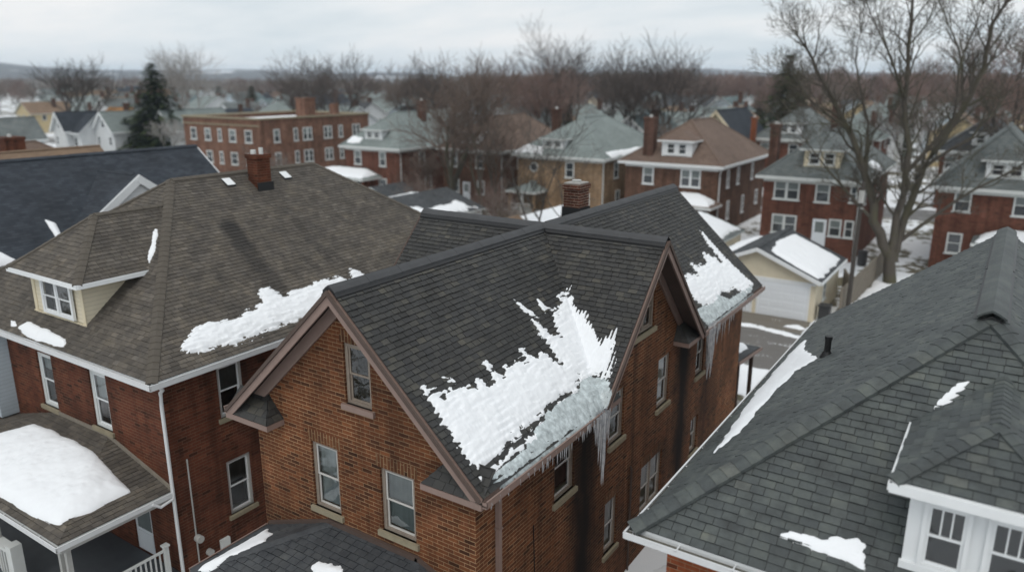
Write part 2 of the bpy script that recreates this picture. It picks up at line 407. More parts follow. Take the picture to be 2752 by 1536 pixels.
# ------------------------------------------------------------------ polygon clipping
def clip_half(poly, a, b, c):     # keep a*x+b*y<=c
    out = []; k = len(poly)
    for i in range(k):
        p, q = poly[i], poly[(i + 1) % k]
        dp, dq = a * p[0] + b * p[1] - c, a * q[0] + b * q[1] - c
        if dp <= 0: out.append(p)
        if (dp < 0 < dq) or (dq < 0 < dp):
            t = dp / (dp - dq); out.append((p[0] + (q[0] - p[0]) * t, p[1] + (q[1] - p[1]) * t))
    return out
def clip_poly(poly, conv):        # conv: ccw convex
    k = len(conv)
    for i in range(k):
        (x0, y0), (x1, y1) = conv[i], conv[(i + 1) % k]
        a, b = (y1 - y0), -(x1 - x0)
        poly = clip_half(poly, a, b, a * x0 + b * y0)
        if len(poly) < 3: return []
    return poly
def area2(p): return sum(p[i][0] * p[(i + 1) % len(p)][1] - p[(i + 1) % len(p)][0] * p[i][1] for i in range(len(p)))

# ------------------------------------------------------------------ walls
class W:
    """wall plane: kind F faces -Y, B faces +Y, R faces +X, L faces -X; P(u, z, d): d outwards"""
    def __init__(s, k, c): s.k = k; s.c = c
    def P(s, u, z, d=0):
        if s.k == 'F': return V((u, s.c - d, z))
        if s.k == 'B': return V((u, s.c + d, z))
        if s.k == 'R': return V((s.c + d, u, z))
        return V((s.c - d, u, z))
    def quad(s, mb, pts, d=0, m=0):
        q = [s.P(u, z, d) for u, z in pts]
        if s.k in 'BL': q = q[::-1]
        mb.face(q, m)
    def box(s, mb, u0, u1, z0, z1, d0, d1, m=0):
        a, b = s.P(u0, z0, d0), s.P(u1, z1, d1)
        mb.box(a.x, b.x, a.y, b.y, a.z, b.z, m)
def wall_panel(mb, w, poly, holes=(), reveal=.12, m=0):
    """poly: convex ccw (u,z); rectangular holes with reveals"""
    us = sorted({p[0] for p in poly} | {h[0] for h in holes} | {h[1] for h in holes})
    zs = sorted({p[1] for p in poly} | {h[2] for h in holes} | {h[3] for h in holes})
    for i in range(len(us) - 1):
        for j in range(len(zs) - 1):
            uc, zc = (us[i] + us[i + 1]) / 2, (zs[j] + zs[j + 1]) / 2
            if any(h[0] < uc < h[1] and h[2] < zc < h[3] for h in holes): continue
            c = clip_poly([(us[i], zs[j]), (us[i + 1], zs[j]), (us[i + 1], zs[j + 1]), (us[i], zs[j + 1])], poly)
            if len(c) >= 3 and abs(area2(c)) > 1e-6: w.quad(mb, c, 0, m)
    for (a, b, c, d) in holes:
        for (p, q) in (((a, c), (a, d)), ((a, d), (b, d)), ((b, d), (b, c)), ((b, c), (a, c))):
            f = [w.P(*p, 0), w.P(*q, 0), w.P(*q, -reveal), w.P(*p, -reveal)]
            if w.k in 'BL': f = f[::-1]
            mb.face(f, m)

def window(w, u0, u1, z0, z1, parent, rec=.10, units=1, fm='taupe', sm='taupe_light', blind=.5, bm='blind', muntins=0, sill='stone', case=.085, simple=False, name='window', label=None):
    """double-hung window; frame mesh > pane, blind, sill"""
    mb = MB(); d0 = -rec - .03; d1 = -rec + .045
    B = lambda a, b, c, d, e, f, m=0: w.box(mb, a, b, c, d, e, f, m)
    B(u0, u0 + case, z0, z1, d0, d1); B(u1 - case, u1, z0, z1, d0, d1)
    B(u0 + case, u1 - case, z1 - case, z1, d0, d1 - .002); B(u0 + case, u1 - case, z0, z0 + case * .8, d0, d1 - .002)
    iw = (u1 - u0 - 2 * case); mull = .11 if units > 1 else 0
    uw = (iw - mull * (units - 1)) / units; glass = MB(); bl = MB()
    for k in range(units):
        a = u0 + case + k * (uw + mull); b = a + uw; lo = z0 + case * .8; hi = z1 - case; mid = (lo + hi) / 2; sw = .045
        if k: B(a - mull, a, lo, hi, d0, d1 - .004)
        for (c, d, e) in ((lo, mid + .02, d1 - .045), (mid - .02, hi, d1 - .022)):
            if simple and c == lo: pass
            B(a, a + sw, c, d, e - .03, e, 1); B(b - sw, b, c, d, e - .03, e, 1)
            B(a + sw, b - sw, c, c + sw, e - .03, e - .002, 1); B(a + sw, b - sw, d - sw, d, e - .03, e - .002, 1)
            w.quad(glass, [(a + sw, c + sw), (b - sw, c + sw), (b - sw, d - sw), (a + sw, d - sw)], e - .018, 0)
            if muntins and c != lo:
                for q in range(1, muntins):
                    um = a + sw + (b - a - 2 * sw) * q / muntins
                    B(um - .012, um + .012, c + sw, d - sw, e - .028, e - .004, 1)
        w.quad(bl, [(a, lo), (b, lo), (b, hi), (a, hi)], d1 - .28 if rec > 0 else .003, 1)
        if blind > 0: w.box(bl, a + .01, b - .01, hi - (hi - lo) * blind, hi, d1 - .125, d1 - .115, 0)
    o = mb.build(name, [M[fm], M[sm]], parent)
    if label: o['label'] = label
    glass.build('pane', M['glass'], o)
    bl.build('blind', [M[bm], M['room']], o)
    if sill:
        sb = MB(); w.box(sb, u0 - .09, u1 + .09, z0 - .13, z0, -rec, .07)
        sb.build('sill', M[sill], o)
    return o

def win_far(w, u0, u1, z0, z1, parent, units=1, tm='offwhite', dark=None, name='window', sub=True):
    """window of a house across the alley: proud trim, two sashes, panes"""
    mb = MB(); B = lambda a, b, c, d, e, f, m=0: w.box(mb, a, b, c, d, e, f, m); t = .12
    B(u0, u0 + t, z0, z1, 0, .05); B(u1 - t, u1, z0, z1, 0, .05); B(u0 + t, u1 - t, z1 - t, z1, 0, .048); B(u0 - .08, u1 + .08, z0 - .1, z0, 0, .10); B(u0 + t, u1 - t, z0, z0 + t * .6, 0, .048)
    uw = (u1 - u0 - 2 * t - .2 * (units - 1)) / units; g = MB()
    for k in range(units):
        a = u0 + t + k * (uw + .2); b = a + uw; mid = (z0 + z1) / 2
        if k: B(a - .2, a, z0 + t * .6, z1 - t, 0, .055)
        B(a, b, mid - .03, mid + .03, 0, .045)
        top = (RND.random() < .5) if dark is None else not dark
        w.quad(g, [(a, mid + .03), (b, mid + .03), (b, z1 - t), (a, z1 - t)], .018, 1 if top else 0)
        w.quad(g, [(a, z0 + t * .6), (b, z0 + t * .6), (b, mid - .03), (a, mid - .03)], .014, 0)
    if sub:
        o = mb.build(name, M[tm], parent); g.build('pane', [M['pane'], M['pane_mid']], o)
    else:
        k0 = len(g.f)
        mb.raw(g.v, [], 0)
        off = len(mb.v) - len(g.v)
        for f, mi in zip(g.f, g.m): mb.f.append(tuple(i + off for i in f)); mb.m.append(mi + 1); mb.t.append(.5)
        o = mb.build(name, [M[tm], M['pane'], M['pane_mid']], parent)
    return o

# ------------------------------------------------------------------ roofs
def roof_frame(poly):
    P = [V(p) for p in poly]; n = (P[1] - P[0]).cross(P[2] - P[1])
    if n.z < 0: n = -n
    n.normalize(); h = V((0, 0, 1)).cross(n).normalized(); s = n.cross(h).normalized()
    return n, h, s
def tiles(mb, poly, expo, width, thick, rng, m=0, base=.012, jit=.15, gap=.004, sg=.2):
    n, h, s = roof_frame(poly); P = [V(p) for p in poly]
    d0 = P[0].dot(n); p2 = [(p.dot(h), p.dot(s)) for p in P]
    if area2(p2) < 0: p2 = p2[::-1]
    u0, u1 = min(p[0] for p in p2), max(p[0] for p in p2); v0, v1 = min(p[1] for p in p2), max(p[1] for p in p2)
    rows = int((v1 - v0) / expo) + 2
    for r in range(rows):
        va = v0 + r * expo; vb = va + expo * 1.0; off = (.5 * (r % 2) + rng.uniform(-.12, .12)) * width
        u = u0 - width + off; k = 0; rt_ = rng.uniform(-.08, .08)
        while u < u1:
            w_ = width * rng.uniform(1 - jit, 1 + jit); ue = u + w_
            dv = rng.uniform(-.012, .012) * (expo / .2)
            c = clip_poly([(u + gap, va + dv), (ue - gap, va + dv), (ue - gap, vb), (u + gap, vb)], p2)
            if len(c) >= 3 and abs(area2(c)) > 1e-5:
                tn = min(1, max(0, rng.gauss(.45, sg) + rt_)); th = thick * rng.uniform(.7, 1.3); sk = rng.uniform(-.003, .003)
                top = []
                for (a, b) in c:
                    f = 1 - (b - va) / expo; o = base + th * f + sk * ((a - u) / w_ - .5) * 2
                    top.append(h * a + s * b + n * (d0 + o))
                mb.face(top, m, tn)
                L = len(c)
                for i in range(L):
                    j = (i + 1) % L
                    if c[i][1] < va + expo * .6 or c[j][1] < va + expo * .6 or abs(c[i][0] - c[j][0]) < 1e-5:
                        mb.face([top[i], h * c[i][0] + s * c[i][1] + n * d0, h * c[j][0] + s * c[j][1] + n * d0, top[j]], m, tn * .5)
            u = ue; k += 1
def roll(mb, a, b, w, seg, rise=.05, m=0, t=.5, rng=RND, dip=.35, lap=.012):
    """row of bent cap pieces along a ridge or hip; w half width, dip = how far the wings drop per metre out"""
    a, b = V(a), V(b); L = (b - a).length; d = (b - a) / L; k = max(1, round(L / seg)); up = V((0, 0, 1))
    sd = d.cross(up).normalized(); u = sd.cross(d).normalized()
    prof = [(-1, -1), (-.5, -.42), (0, 0), (.5, -.42), (1, -1)]
    for i in range(k):
        p0 = a + d * (L * i / k); p1 = a + d * (L * (i + 1) / k + .015); tt = min(1, max(0, rng.gauss(t, .18)))
        r0 = []; r1 = []; q0 = []
        for (x, z) in prof:
            r0.append(p0 + sd * (x * w) + u * (rise + z * w * dip + lap)); r1.append(p1 + sd * (x * w) + u * (rise + z * w * dip))
            q0.append(p0 + sd * (x * w) + u * (rise + z * w * dip - .03))
        for j in range(4):
            mb.face([r0[j], r0[j + 1], r1[j + 1], r1[j]], m, tt); mb.face([q0[j], q0[j + 1], r0[j + 1], r0[j]], m, tt * .6)
        for e in (0, 4): mb.face([r0[e], r1[e], r1[e] - u * .06, r0[e] - u * .06], m, tt * .7)
def gutter(parent, a, b, side, mat='alu', w=.13, h=.12, bed=True, name='gutter'):
    """open trough from a to b; side = outward unit vector; a,b on the roof edge at its top"""
    mb = MB(); a, b, s = V(a), V(b), V(side); z = V((0, 0, 1)); t = .012
    def slab(p, q, m=0):   # p,q offsets (out, up)
        pts = []
        for e in (a, b):
            for (o, u) in ((p[0], p[1]), (q[0], p[1]), (q[0], q[1]), (p[0], q[1])): pts.append(e + s * o + z * u)
        mb.face([pts[3], pts[2], pts[1], pts[0]], m); mb.face(pts[4:8], m)
        for i in range(4):
            j = (i + 1) % 4; mb.face([pts[i], pts[j], pts[4 + j], pts[4 + i]], m)
    slab((w - t, -h), (w, .02)); slab((w - .03, .02), (w + .004, .034)); slab((.004, -h - t), (w - t, -h)); slab((0, -h), (t, -.02))
    if bed: slab((t, -h + .02), (w - t, -h + .045), 1)
    for e, sg in ((a, 1), (b, -1)):
        d = (b - a).normalized() * sg; q = [e + s * o + z * u for (o, u) in ((0, -h), (w, -h), (w, .02), (0, -.02))]
        mb.face(q, 0); mb.face([x + d * .01 for x in q][::-1], 0)
    L = (b - a).length; k = int(L / .9)
    for i in range(1, k):
        p = a + (b - a) * (i / k); mb.beam(p + z * .012, p + s * w + z * .012, .025, .012)
    return mb.build(name, [M[mat], M['dirtygutter']], parent)
def deck(polys, th, mats, name, parent, mroof=0, mside=1):
    mb = MB()
    for p in polys: mb.prism(p, th, mroof, mside, mside)
    return mb.build(name, mats, parent)

# ------------------------------------------------------------------ snow (real sheets lying on the roof)
def _h(ix, iy, seed):
    n = (ix.astype(np.int64) * 374761393 + iy.astype(np.int64) * 668265263 + seed * 982451653) & 0x7fffffff
    n = ((n ^ (n >> 13)) * 1274126177) & 0x7fffffff
    return ((n ^ (n >> 16)) & 0xffff) / 65535.0
def vnoise(x, y, seed=0):
    ix, iy = np.floor(x), np.floor(y); fx, fy = x - ix, y - iy
    fx = fx * fx * (3 - 2 * fx); fy = fy * fy * (3 - 2 * fy)
    a, b = _h(ix, iy, seed), _h(ix + 1, iy, seed); c, d = _h(ix, iy + 1, seed), _h(ix + 1, iy + 1, seed)
    return (a * (1 - fx) + b * fx) * (1 - fy) + (c * (1 - fx) + d * fx) * fy
def fbm(x, y, seed=0, o=4):
    s = 0; a = .5; t = 0
    for i in range(o): s = s + a * vnoise(x * 2 ** i, y * 2 ** i, seed + i * 17); t += a; a *= .55
    return s / t
def sdist(X, Y, poly):
    d2 = np.full(X.shape, 1e9); ins = np.zeros(X.shape, bool); k = len(poly)
    for i in range(k):
        (x0, y0), (x1, y1) = poly[i], poly[(i + 1) % k]
        ex, ey = x1 - x0, y1 - y0; L = ex * ex + ey * ey + 1e-12
        t = np.clip(((X - x0) * ex + (Y - y0) * ey) / L, 0, 1)
        d2 = np.minimum(d2, (X - x0 - t * ex) ** 2 + (Y - y0 - t * ey) ** 2)
        c = ((y0 > Y) != (y1 > Y)) & (X < ex * (Y - y0) / (ey if abs(ey) > 1e-12 else 1e-12) + x0)
        ins ^= c
    return np.where(ins, 1, -1) * np.sqrt(d2)
def snow(name, label, poly, zf, thick=.09, rag=.12, edge=.10, res=.035, freq=(7, 7), mat='snow', seed=1, lump=.35, base=.0, cat='snow patch', group=None, kind=None, bias=0.0, course=None):
    P = np.array(poly); mn = P.min(0) - rag - .05; mx = P.max(0) + rag + .05
    nx = int((mx[0] - mn[0]) / res) + 2; ny = int((mx[1] - mn[1]) / res) + 2
    X, Y = np.meshgrid(mn[0] + np.arange(nx) * res, mn[1] + np.arange(ny) * res, indexing='ij')
    d = sdist(X, Y, poly)
    n = fbm(X * freq[0], Y * freq[1], seed, 4); n2 = fbm(X * 9, Y * 9, seed + 50, 3); n3 = fbm(X * 2.2, Y * 2.2, seed + 80, 2)
    dd = d + (n - .5) * 2 * rag + bias
    if course is not None:      # thin snow settles in the laps of the tile courses
        ph = (course(X, Y)) ; sp = vnoise(X * 24, Y * 24, seed + 5) - .5; ft = np.clip(1.4 - d / (rag * 2.2), 0, 1.2); dd = dd + ft * (.035 * np.sin(ph * 2 * math.pi) + .05 * sp)
    if course is not None:
        n4 = vnoise(course(X, Y) * 1.0, Y * 4.2 + np.floor(course(X, Y)) * 3.7, seed + 9); dmp = np.clip((n4 - .52) / .2, 0, 1) * np.clip(1.25 - d / (rag * 4.5), .12, 1)
        dd = dd - dmp * .07
    else: dmp = 0
    t = (1 - .26 * dmp) * thick * (1 - np.exp(-np.maximum(dd, 0) / edge)) * (1 + lump * (n2 - .5) * 1.4 + .5 * (n3 - .5))
    Z = zf(X, Y) + base + np.where(dd > 0, t + .02, np.maximum(dd, -.08) * .9 + .02 - .02 * np.minimum(1, -dd / .03))
    keep = dd > -res * 2.2
    cell = keep[:-1, :-1] & keep[1:, :-1] & keep[1:, 1:] & keep[:-1, 1:] & ((dd[:-1, :-1] > -res * .6) | (dd[1:, 1:] > -res * .6) | (dd[1:, :-1] > -res * .6) | (dd[:-1, 1:] > -res * .6))
    idx = -np.ones(X.shape, int); I, J = np.nonzero(cell)
    used = np.zeros(X.shape, bool)
    for a, b in ((0, 0), (1, 0), (1, 1), (0, 1)): used[I + a, J + b] = True
    idx[used] = np.arange(used.sum())
    mb = MB(); mb.v = list(zip(X[used].tolist(), Y[used].tolist(), Z[used].tolist()))
    F = np.stack([idx[I, J], idx[I + 1, J], idx[I + 1, J + 1], idx[I, J + 1]], 1)
    mb.f = [tuple(f) for f in F.tolist()]; mb.m = [0] * len(mb.f); mb.t = [.5] * len(mb.f)
    c = (float(X[used].mean()), float(Y[used].mean()), float(Z[used].mean()))
    o = mb.build(name, M[mat], None, smooth=True, uv=False, loc=c)
    return tag(o, label, cat, group, kind)

# ================================================================== ground, roads, hills
def sheet(name, x0, x1, y0, y1, z, mat, n=1, kind='structure', label=None):
    mb = MB()
    for i in range(n):
        for j in range(n):
            a, b = x0 + (x1 - x0) * i / n, x0 + (x1 - x0) * (i + 1) / n; c, d = y0 + (y1 - y0) * j / n, y0 + (y1 - y0) * (j + 1) / n
            mb.face([(a, c, z), (b, c, z), (b, d, z), (a, d, z)])
    o = mb.build(name, M[mat], None); o['kind'] = kind
    if label: o['label'] = label
    return o
sheet('ground', -6000, 2500, -300, 6500, 0, 'ground', 4, label='flat town ground under patchy snow and dead grass')
sheet('alley', -160, 60, 36.5, 43.2, .012, 'asphalt', label='wet worn alley crossing behind the brick houses')
sheet('driveway', -15.6, -8.9, 43.2, 45.75, .016, 'asphalt2', label='short concrete apron in front of the cream garage')
sheet('driveway', -8.3, -5.0, 29.0, 36.5, .008, 'asphalt2', label='slushy strip running from the alley to the grey roofed house')
sheet('street', -400, 120, 86.5, 94, .012, 'street', label='slushy street beyond the second row of brick houses')
def flat0(X, Y): return X * 0 + .0
for (nm, lb, pl, th, sd) in [
    ('snow_bank', 'long low snow bank lying along the far edge of the alley', [(-16, 43.2), (-12, 43.0), (-9, 42.4), (-5, 42.2), (-5, 42.6), (-9, 42.9), (-12, 43.4), (-16, 43.6)], .10, 3),
    ('snow_bank', 'small snow heap at the right corner of the garage apron', [(-10.2, 44.0), (-9.0, 43.7), (-8.6, 44.2), (-9.4, 44.8)], .25, 4),
    ('snow_bank', 'broken slushy snow left between the porch and the alley', [(-9.9, 33.5), (-7.9, 32.4), (-6.4, 34.5), (-6.2, 37.2), (-8.0, 37.4), (-10.2, 36.0)], .10, 5),
    ('snow_bank', 'snow ridge at the near edge of the alley beside the porch', [(-14, 35.2), (-10.2, 34.6), (-9.6, 36.4), (-14, 37.2)], .2, 6),
    ('snow_bank', 'snow filling the narrow side yard between the two nearest houses', [(-7.3, 17.4), (-5.2, 16.2), (-4.35, 17.0), (-4.35, 25), (-5.0, 28), (-6.6, 26), (-6.9, 21)], .14, 7),
    ('snow_bank', 'clean snow beside the wooden fence behind the garage', [(-8.4, 46.5), (-5.5, 46), (-3.5, 50), (-3.5, 62), (-7.4, 62), (-7.5, 52), (-8.5, 50)], .15, 8)]:
    snow(nm, lb, pl, flat0, thick=th, rag=.45, edge=.35, res=.12, freq=(1.1, 1.4), seed=sd, lump=.8, cat='snow bank', group='banks of ploughed snow')

# ================================================================== MAIN HOUSE
mh = thing('brick_house', (-11.2, 10.75, 0), 'central brown brick house with cross gabled charcoal roof and icicles', 'house')
def clampr(X, Y): pass
def z_main(X, Y):
    a = np.minimum(6.4 + (-7.45 - X) * .9333, 6.4 + (X + 14.95) * .9333)
    b = np.minimum(6.4 + (Y - 15.2) * 1.0294, 6.4 + (22 - Y) * 1.0294)
    return np.maximum(a, b)
wb = MB(); fw = W('F', 10.75); rw = W('R', -7.95); lw = W('L', -14.45); bw = W('B', 27.95)
FH = [(-12.6, -11.75, 4.35, 6.02), (-10.48, -9.52, 4.45, 5.98), (-11.38, -10.62, 7.22, 8.62)]
wall_panel(wb, fw, [(-14.45, 0), (-7.95, 0), (-7.95, 6.7), (-11.2, 9.76), (-14.45, 6.7)], FH)
RH = [(13.85, 14.8, 4.35, 6.0), (16.7, 17.55, 4.6, 6.05), (19.85, 20.75, 4.45, 6.05), (23.1, 23.85, 4.4, 5.9), (16.6, 17.35, 1.35, 2.95), (18.95, 20.5, 1.35, 2.95), (23.0, 23.65, 1.6, 2.9)]
wall_panel(wb, rw, [(10.75, 0), (27.95, 0), (27.95, 6.3), (10.75, 6.3)], RH)
wall_panel(wb, rw, [(15.3, 6.3), (21.9, 6.3), (18.6, 9.72)], [(18.0, 19.35, 7.22, 8.5)])
wall_panel(wb, lw, [(10.75, 0), (27.95, 0), (27.95, 6.3), (10.75, 6.3)])
wall_panel(wb, bw, [(-14.45, 0), (-7.95, 0), (-7.95, 6.7), (-11.2, 9.76), (-14.45, 6.7)])
wl = W('L', -15.15); wall_panel(wb, wl, [(15.75, 0), (21.45, 0), (21.45, 6.5), (18.6, 9.5), (15.75, 6.5)])
wall_panel(wb, W('F', 15.75), [(-15.15, 0), (-14.45, 0), (-14.45, 6.4), (-15.15, 6.4)]); wall_panel(wb, W('B', 21.45), [(-15.15, 0), (-14.45, 0), (-14.45, 6.4), (-15.15, 6.4)])
wb.build('wall', M['brick_main'], mh)
# roof
T = MB(); rg = random.Random(3)
R1 = [(-7.45, 10.31, 6.4), (-7.45, 15.2, 6.4), (-11.2, 18.6, 9.9), (-11.2, 10.31, 9.9)]
R2 = [(-7.45, 22.0, 6.4), (-7.45, 28.5, 6.4), (-11.2, 28.5, 9.9), (-11.2, 18.6, 9.9)]
L1 = [(-14.95, 15.2, 6.4), (-14.95, 10.31, 6.4), (-11.2, 10.31, 9.9), (-11.2, 18.6, 9.9)]
L2 = [(-14.95, 28.5, 6.4), (-14.95, 22, 6.4), (-11.2, 18.6, 9.9), (-11.2, 28.5, 9.9)]
C1 = [(-7.4, 15.2, 6.4), (-7.4, 18.6, 9.9), (-11.2, 18.6, 9.9), (-7.45, 15.2, 6.4)]
C1 = [(-11.2, 18.6, 9.9), (-7.45, 15.2, 6.4), (-7.4, 15.2, 6.4), (-7.4, 18.6, 9.9)]
C2 = [(-7.4, 18.6, 9.9), (-7.4, 22, 6.4), (-7.45, 22, 6.4), (-11.2, 18.6, 9.9)]
C3 = [(-15.6, 18.6, 9.9), (-15.6, 15.2, 6.4), (-14.95, 15.2, 6.4), (-11.2, 18.6, 9.9)]
C4 = [(-11.2, 18.6, 9.9), (-14.95, 22, 6.4), (-15.6, 22, 6.4), (-15.6, 18.6, 9.9)]
for p in (R1, R2, L1, L2, C1, C2, C3, C4):
    T.prism(p, .11, 1, 2, 3, t=.1)
    tiles(T, p, .137, .225, .022, rg, 0, gap=.005, sg=.22)
roof = T.build('roof', [M['tile_main'], M['tar'], M['mauve'], M['mauve_dark']], mh, tint=True)
for a, b in (((-11.2, 10.29, 9.9), (-11.2, 18.45, 9.9)), ((-15.62, 18.6, 9.9), (-7.38, 18.6, 9.9)), ((-11.2, 18.75, 9.9), (-11.2, 28.52, 9.9))):
    cp = MB(); roll(cp, a, b, .17, 1.0, rise=.085, dip=.75, lap=.006)
    roll(cp, a, b, .215, 3.0, rise=.045, dip=.85, m=1, lap=.0); cp.build('ridge_cap', [M['cap_main'], M['tar']], roof)
# rake boards, friezes and soffits
tr = MB(); RK = [0]
def rake(mb, a, b, face, out, w=.05, h=.21):
    RK[0] += 1; e_ = .004 * (RK[0] % 2); a, b = V(a), V(b); up = V((0, 0, 1)); o = V(out) * (1 + e_ * 10)
    mb.beam(a + o * .03, b + o * .03, w, h, up, 0); mb.beam(a + o * .07 + up * .03, b + o * .07 + up * .03, .05, .08, up, 1)
for (fy, fo) in ((10.31, -1), (28.5, 1)):
    for sx in (1, -1): rake(tr, (-11.2 + sx * 3.75, fy, 6.36), (-11.2, fy, 9.86), 0, (0, fo, 0))
for sx in (1, -1): tr.beam((-11.2 + sx * 3.3, 10.705 + sx * .003, 6.66), (-11.2, 10.705 + sx * .003, 9.74), .06, .26, m=0)
for (fx, fo) in ((-7.4, 1), (-15.6, -1)):
    for sy in (1, -1): rake(tr, (fx, 18.6 + sy * 3.4, 6.36), (fx, 18.6, 9.86), 0, (fo, 0, 0))
for sy in (1, -1): tr.beam((-7.91 + sy * .003, 18.6 + sy * 3.2, 6.45), (-7.91 + sy * .003, 18.6, 9.74), .06, .24, m=0)
for (y0, y1) in ((10.35, 15.3), (21.9, 28.45)):
    for sx in (1, -1):
        xo, xi = -11.2 + sx * 3.70, -11.2 + sx * 3.25
        tr.box(xi, xo, y0, y1, 6.20, 6.24, 0); tr.box(xo, xo + sx * .03, y0, y1, 6.16, 6.36, 0); tr.box(xi, xi + sx * .03, y0 + .4, y1 - .4, 5.98, 6.2, 0)
tr.build('roof_trim', [M['mauve'], M['mauve_dark']], mh)
# cornice returns (little hipped roofs at the foot of every rake)
def cret(fn, l):
    mb = MB(); P = lambda a, o, z: fn(a, o, z)
    def fc(p, m, t=.4):
        n = (p[1] - p[0]).cross(p[2] - p[1]); mb.face(p if n.z > 0 else p[::-1], m, t)
    A, B, Cc, D = P(0, .48, 6.30), P(1.45, .48, 6.30), P(1.0, 0, 6.82), P(0, 0, 6.82); E = P(1.45, 0, 6.30)
    for q in ([A, B, Cc, D], [B, E, Cc]):
        n = (q[1] - q[0]).cross(q[2] - q[1]); q = q if n.z > 0 else q[::-1]
        fc(q, 1); tiles(mb, [tuple(x) for x in q], .17, .26, .02, rg, 0)
    pts = [P(0, .50, 6.30), P(1.48, .50, 6.30), P(1.48, 0, 6.30), P(0, 0, 6.30)]
    lo = [p - V((0, 0, .13)) for p in pts]
    mb.face(lo, 2)
    for i in range(4): mb.face([pts[i], pts[(i + 1) % 4], lo[(i + 1) % 4], lo[i]], 2)
    mb.face(pts, 2)
    o = mb.build('cornice_return', [M['tile_main'], M['tar'], M['mauve']], mh, tint=True)
cret(lambda a, o, z: V((-7.45 - a, 10.75 - o, z)), 0); cret(lambda a, o, z: V((-14.95 + a, 10.75 - o, z)), 0)
cret(lambda a, o, z: V((-7.95 + o, 15.35 + a * .62, z)), 0); cret(lambda a, o, z: V((-7.95 + o, 21.85 - a * .62, z)), 0)
gutter(mh, (-7.45, 10.27, 6.37), (-7.45, 15.5, 6.37), (1, 0, 0), 'mauve', bed=True)
gutter(mh, (-7.45, 21.95, 6.37), (-7.45, 28.5, 6.37), (1, 0, 0), 'mauve')
gutter(mh, (-14.95, 10.3, 6.37), (-14.95, 15.2, 6.37), (-1, 0, 0), 'mauve'); gutter(mh, (-14.95, 22, 6.37), (-14.95, 28.5, 6.37), (-1, 0, 0), 'mauve')
ds = MB(); ds.box(-7.93, -7.83, 11.4, 11.5, .3, 6.22); ds.tube([(-7.88, 11.45, 6.2), (-7.6, 11.45, 6.33)], .045, 6)
for z in (1.5, 3.2, 5.0): ds.box(-7.94, -7.815, 11.38, 11.52, z, z + .04)
ds.build('downspout', M['mauve'], mh)
cd = MB(); cd.tube([(-7.91, 18.17, 0), (-7.91, 18.17, 3.3), (-7.93, 18.1, 3.4)], .03, 6); cd.build('conduit', M['mauve_dark'], mh)
rv = MB(); rv.tube([(-7.96, 11.95, 5.82), (-7.88, 11.95, 5.82)], .11, 14); rv.build('wall_vent', M['taupe_light'], mh)
cb = MB(); cb.tube([(-7.93, 12.9, 4.3), (-7.935, 13.0, 2.6), (-7.93, 13.05, .2)], .012, 5); cb.build('cable', M['rubber'], mh)
# windows
window(fw, *FH[0], mh, blind=.97, bm='blind', label='front window with a pale blind drawn down'); window(fw, *FH[1], mh, blind=.97, bm='blind2')
window(fw, *FH[2], mh, blind=0, sm='taupe', sill='mauve', label='dark attic window in the front gable')
for h in RH[:4]: window(rw, *h, mh, blind=RND.choice((.45, .9)), bm='blind2')
window(rw, *RH[4], mh, blind=.5); window(rw, *RH[5], mh, blind=.9, units=2); window(rw, *RH[6], mh, blind=.5)
window(rw, 18.0, 19.35, 7.22, 8.5, mh, units=2, blind=.0, sm='taupe')
# soldier-course arches
for (w_, h) in [(fw, FH[0]), (fw, FH[1]), (fw, FH[2])] + [(rw, h) for h in RH] + [(rw, (18.0, 19.35, 7.22, 8.5))]:
    if w_ is rw and h[3] > 5.85 and h[3] < 6.2: continue
    k = 10; hh = .28; ar = MB()
    w_.box(ar, h[0] - .08, h[1] + .08, h[3] - .002, h[3] + hh, -.01, .012)
    ar.build('window_arch', M['brick_soldier'], mh)

# chimney
ch = MB(); ch.box(-12.0, -11.42, 21.2, 21.82, 8.4, 10.58); ch.box(-12.04, -11.38, 21.16, 21.86, 10.58, 10.74, 0)
chim = ch.build('chimney', M['brick_chim'], mh)
cw = MB(); cw.box(-11.99, -11.43, 21.21, 21.81, 10.74, 10.78); cw.build('chimney_crown', M['concrete'], chim)
fl = MB(); fl.tube([(-11.7, 21.5, 10.78), (-11.7, 21.5, 10.85)], .15, 14); fl.build('flue', M['greytrim'], chim)
fs = MB(); fs.box(-12.04, -11.38, 21.16, 21.86, 8.8, 10.0); fs.build('flashing', M['tar'], chim)
# front porch
pm = MB()
PL1 = [(-14.3, 10.75, 3.25), (-14.3, 8.5, 3.25), (-12.1, 10.75, 4.06)]; PF1 = [(-14.3, 8.5, 3.25), (-7.3, 8.5, 3.25), (-9.5, 10.75, 4.06), (-12.1, 10.75, 4.06)]; PR1 = [(-7.3, 8.5, 3.25), (-7.3, 10.75, 3.25), (-9.5, 10.75, 4.06)]
for p in (PL1, PF1, PR1): pm.prism(p, .1, 1, 2, 2); tiles(pm, p, .16, .26, .024, rg, 0, gap=.006)
pb = MB(); pb.box(-14.1, -7.5, 8.7, 10.74, 0, .9, 0)
porch = pb.build('porch', M['brick_main'], mh)
pr = pm.build('porch_roof', [M['tile_porch'], M['tar'], M['mauve']], porch, tint=True)
pc = MB(); roll(pc, (-14.3, 8.5, 3.25), (-12.1, 10.75, 4.06), .16, .28, rise=.03, dip=.25, m=0); pc.build('hip_cap', M['tile_porch'], porch, tint=True); pc = MB(); roll(pc, (-7.3, 8.5, 3.25), (-9.5, 10.75, 4.06), .16, .28, rise=.03, dip=.25); pc.build('hip_cap', M['tile_porch'], porch, tint=True)
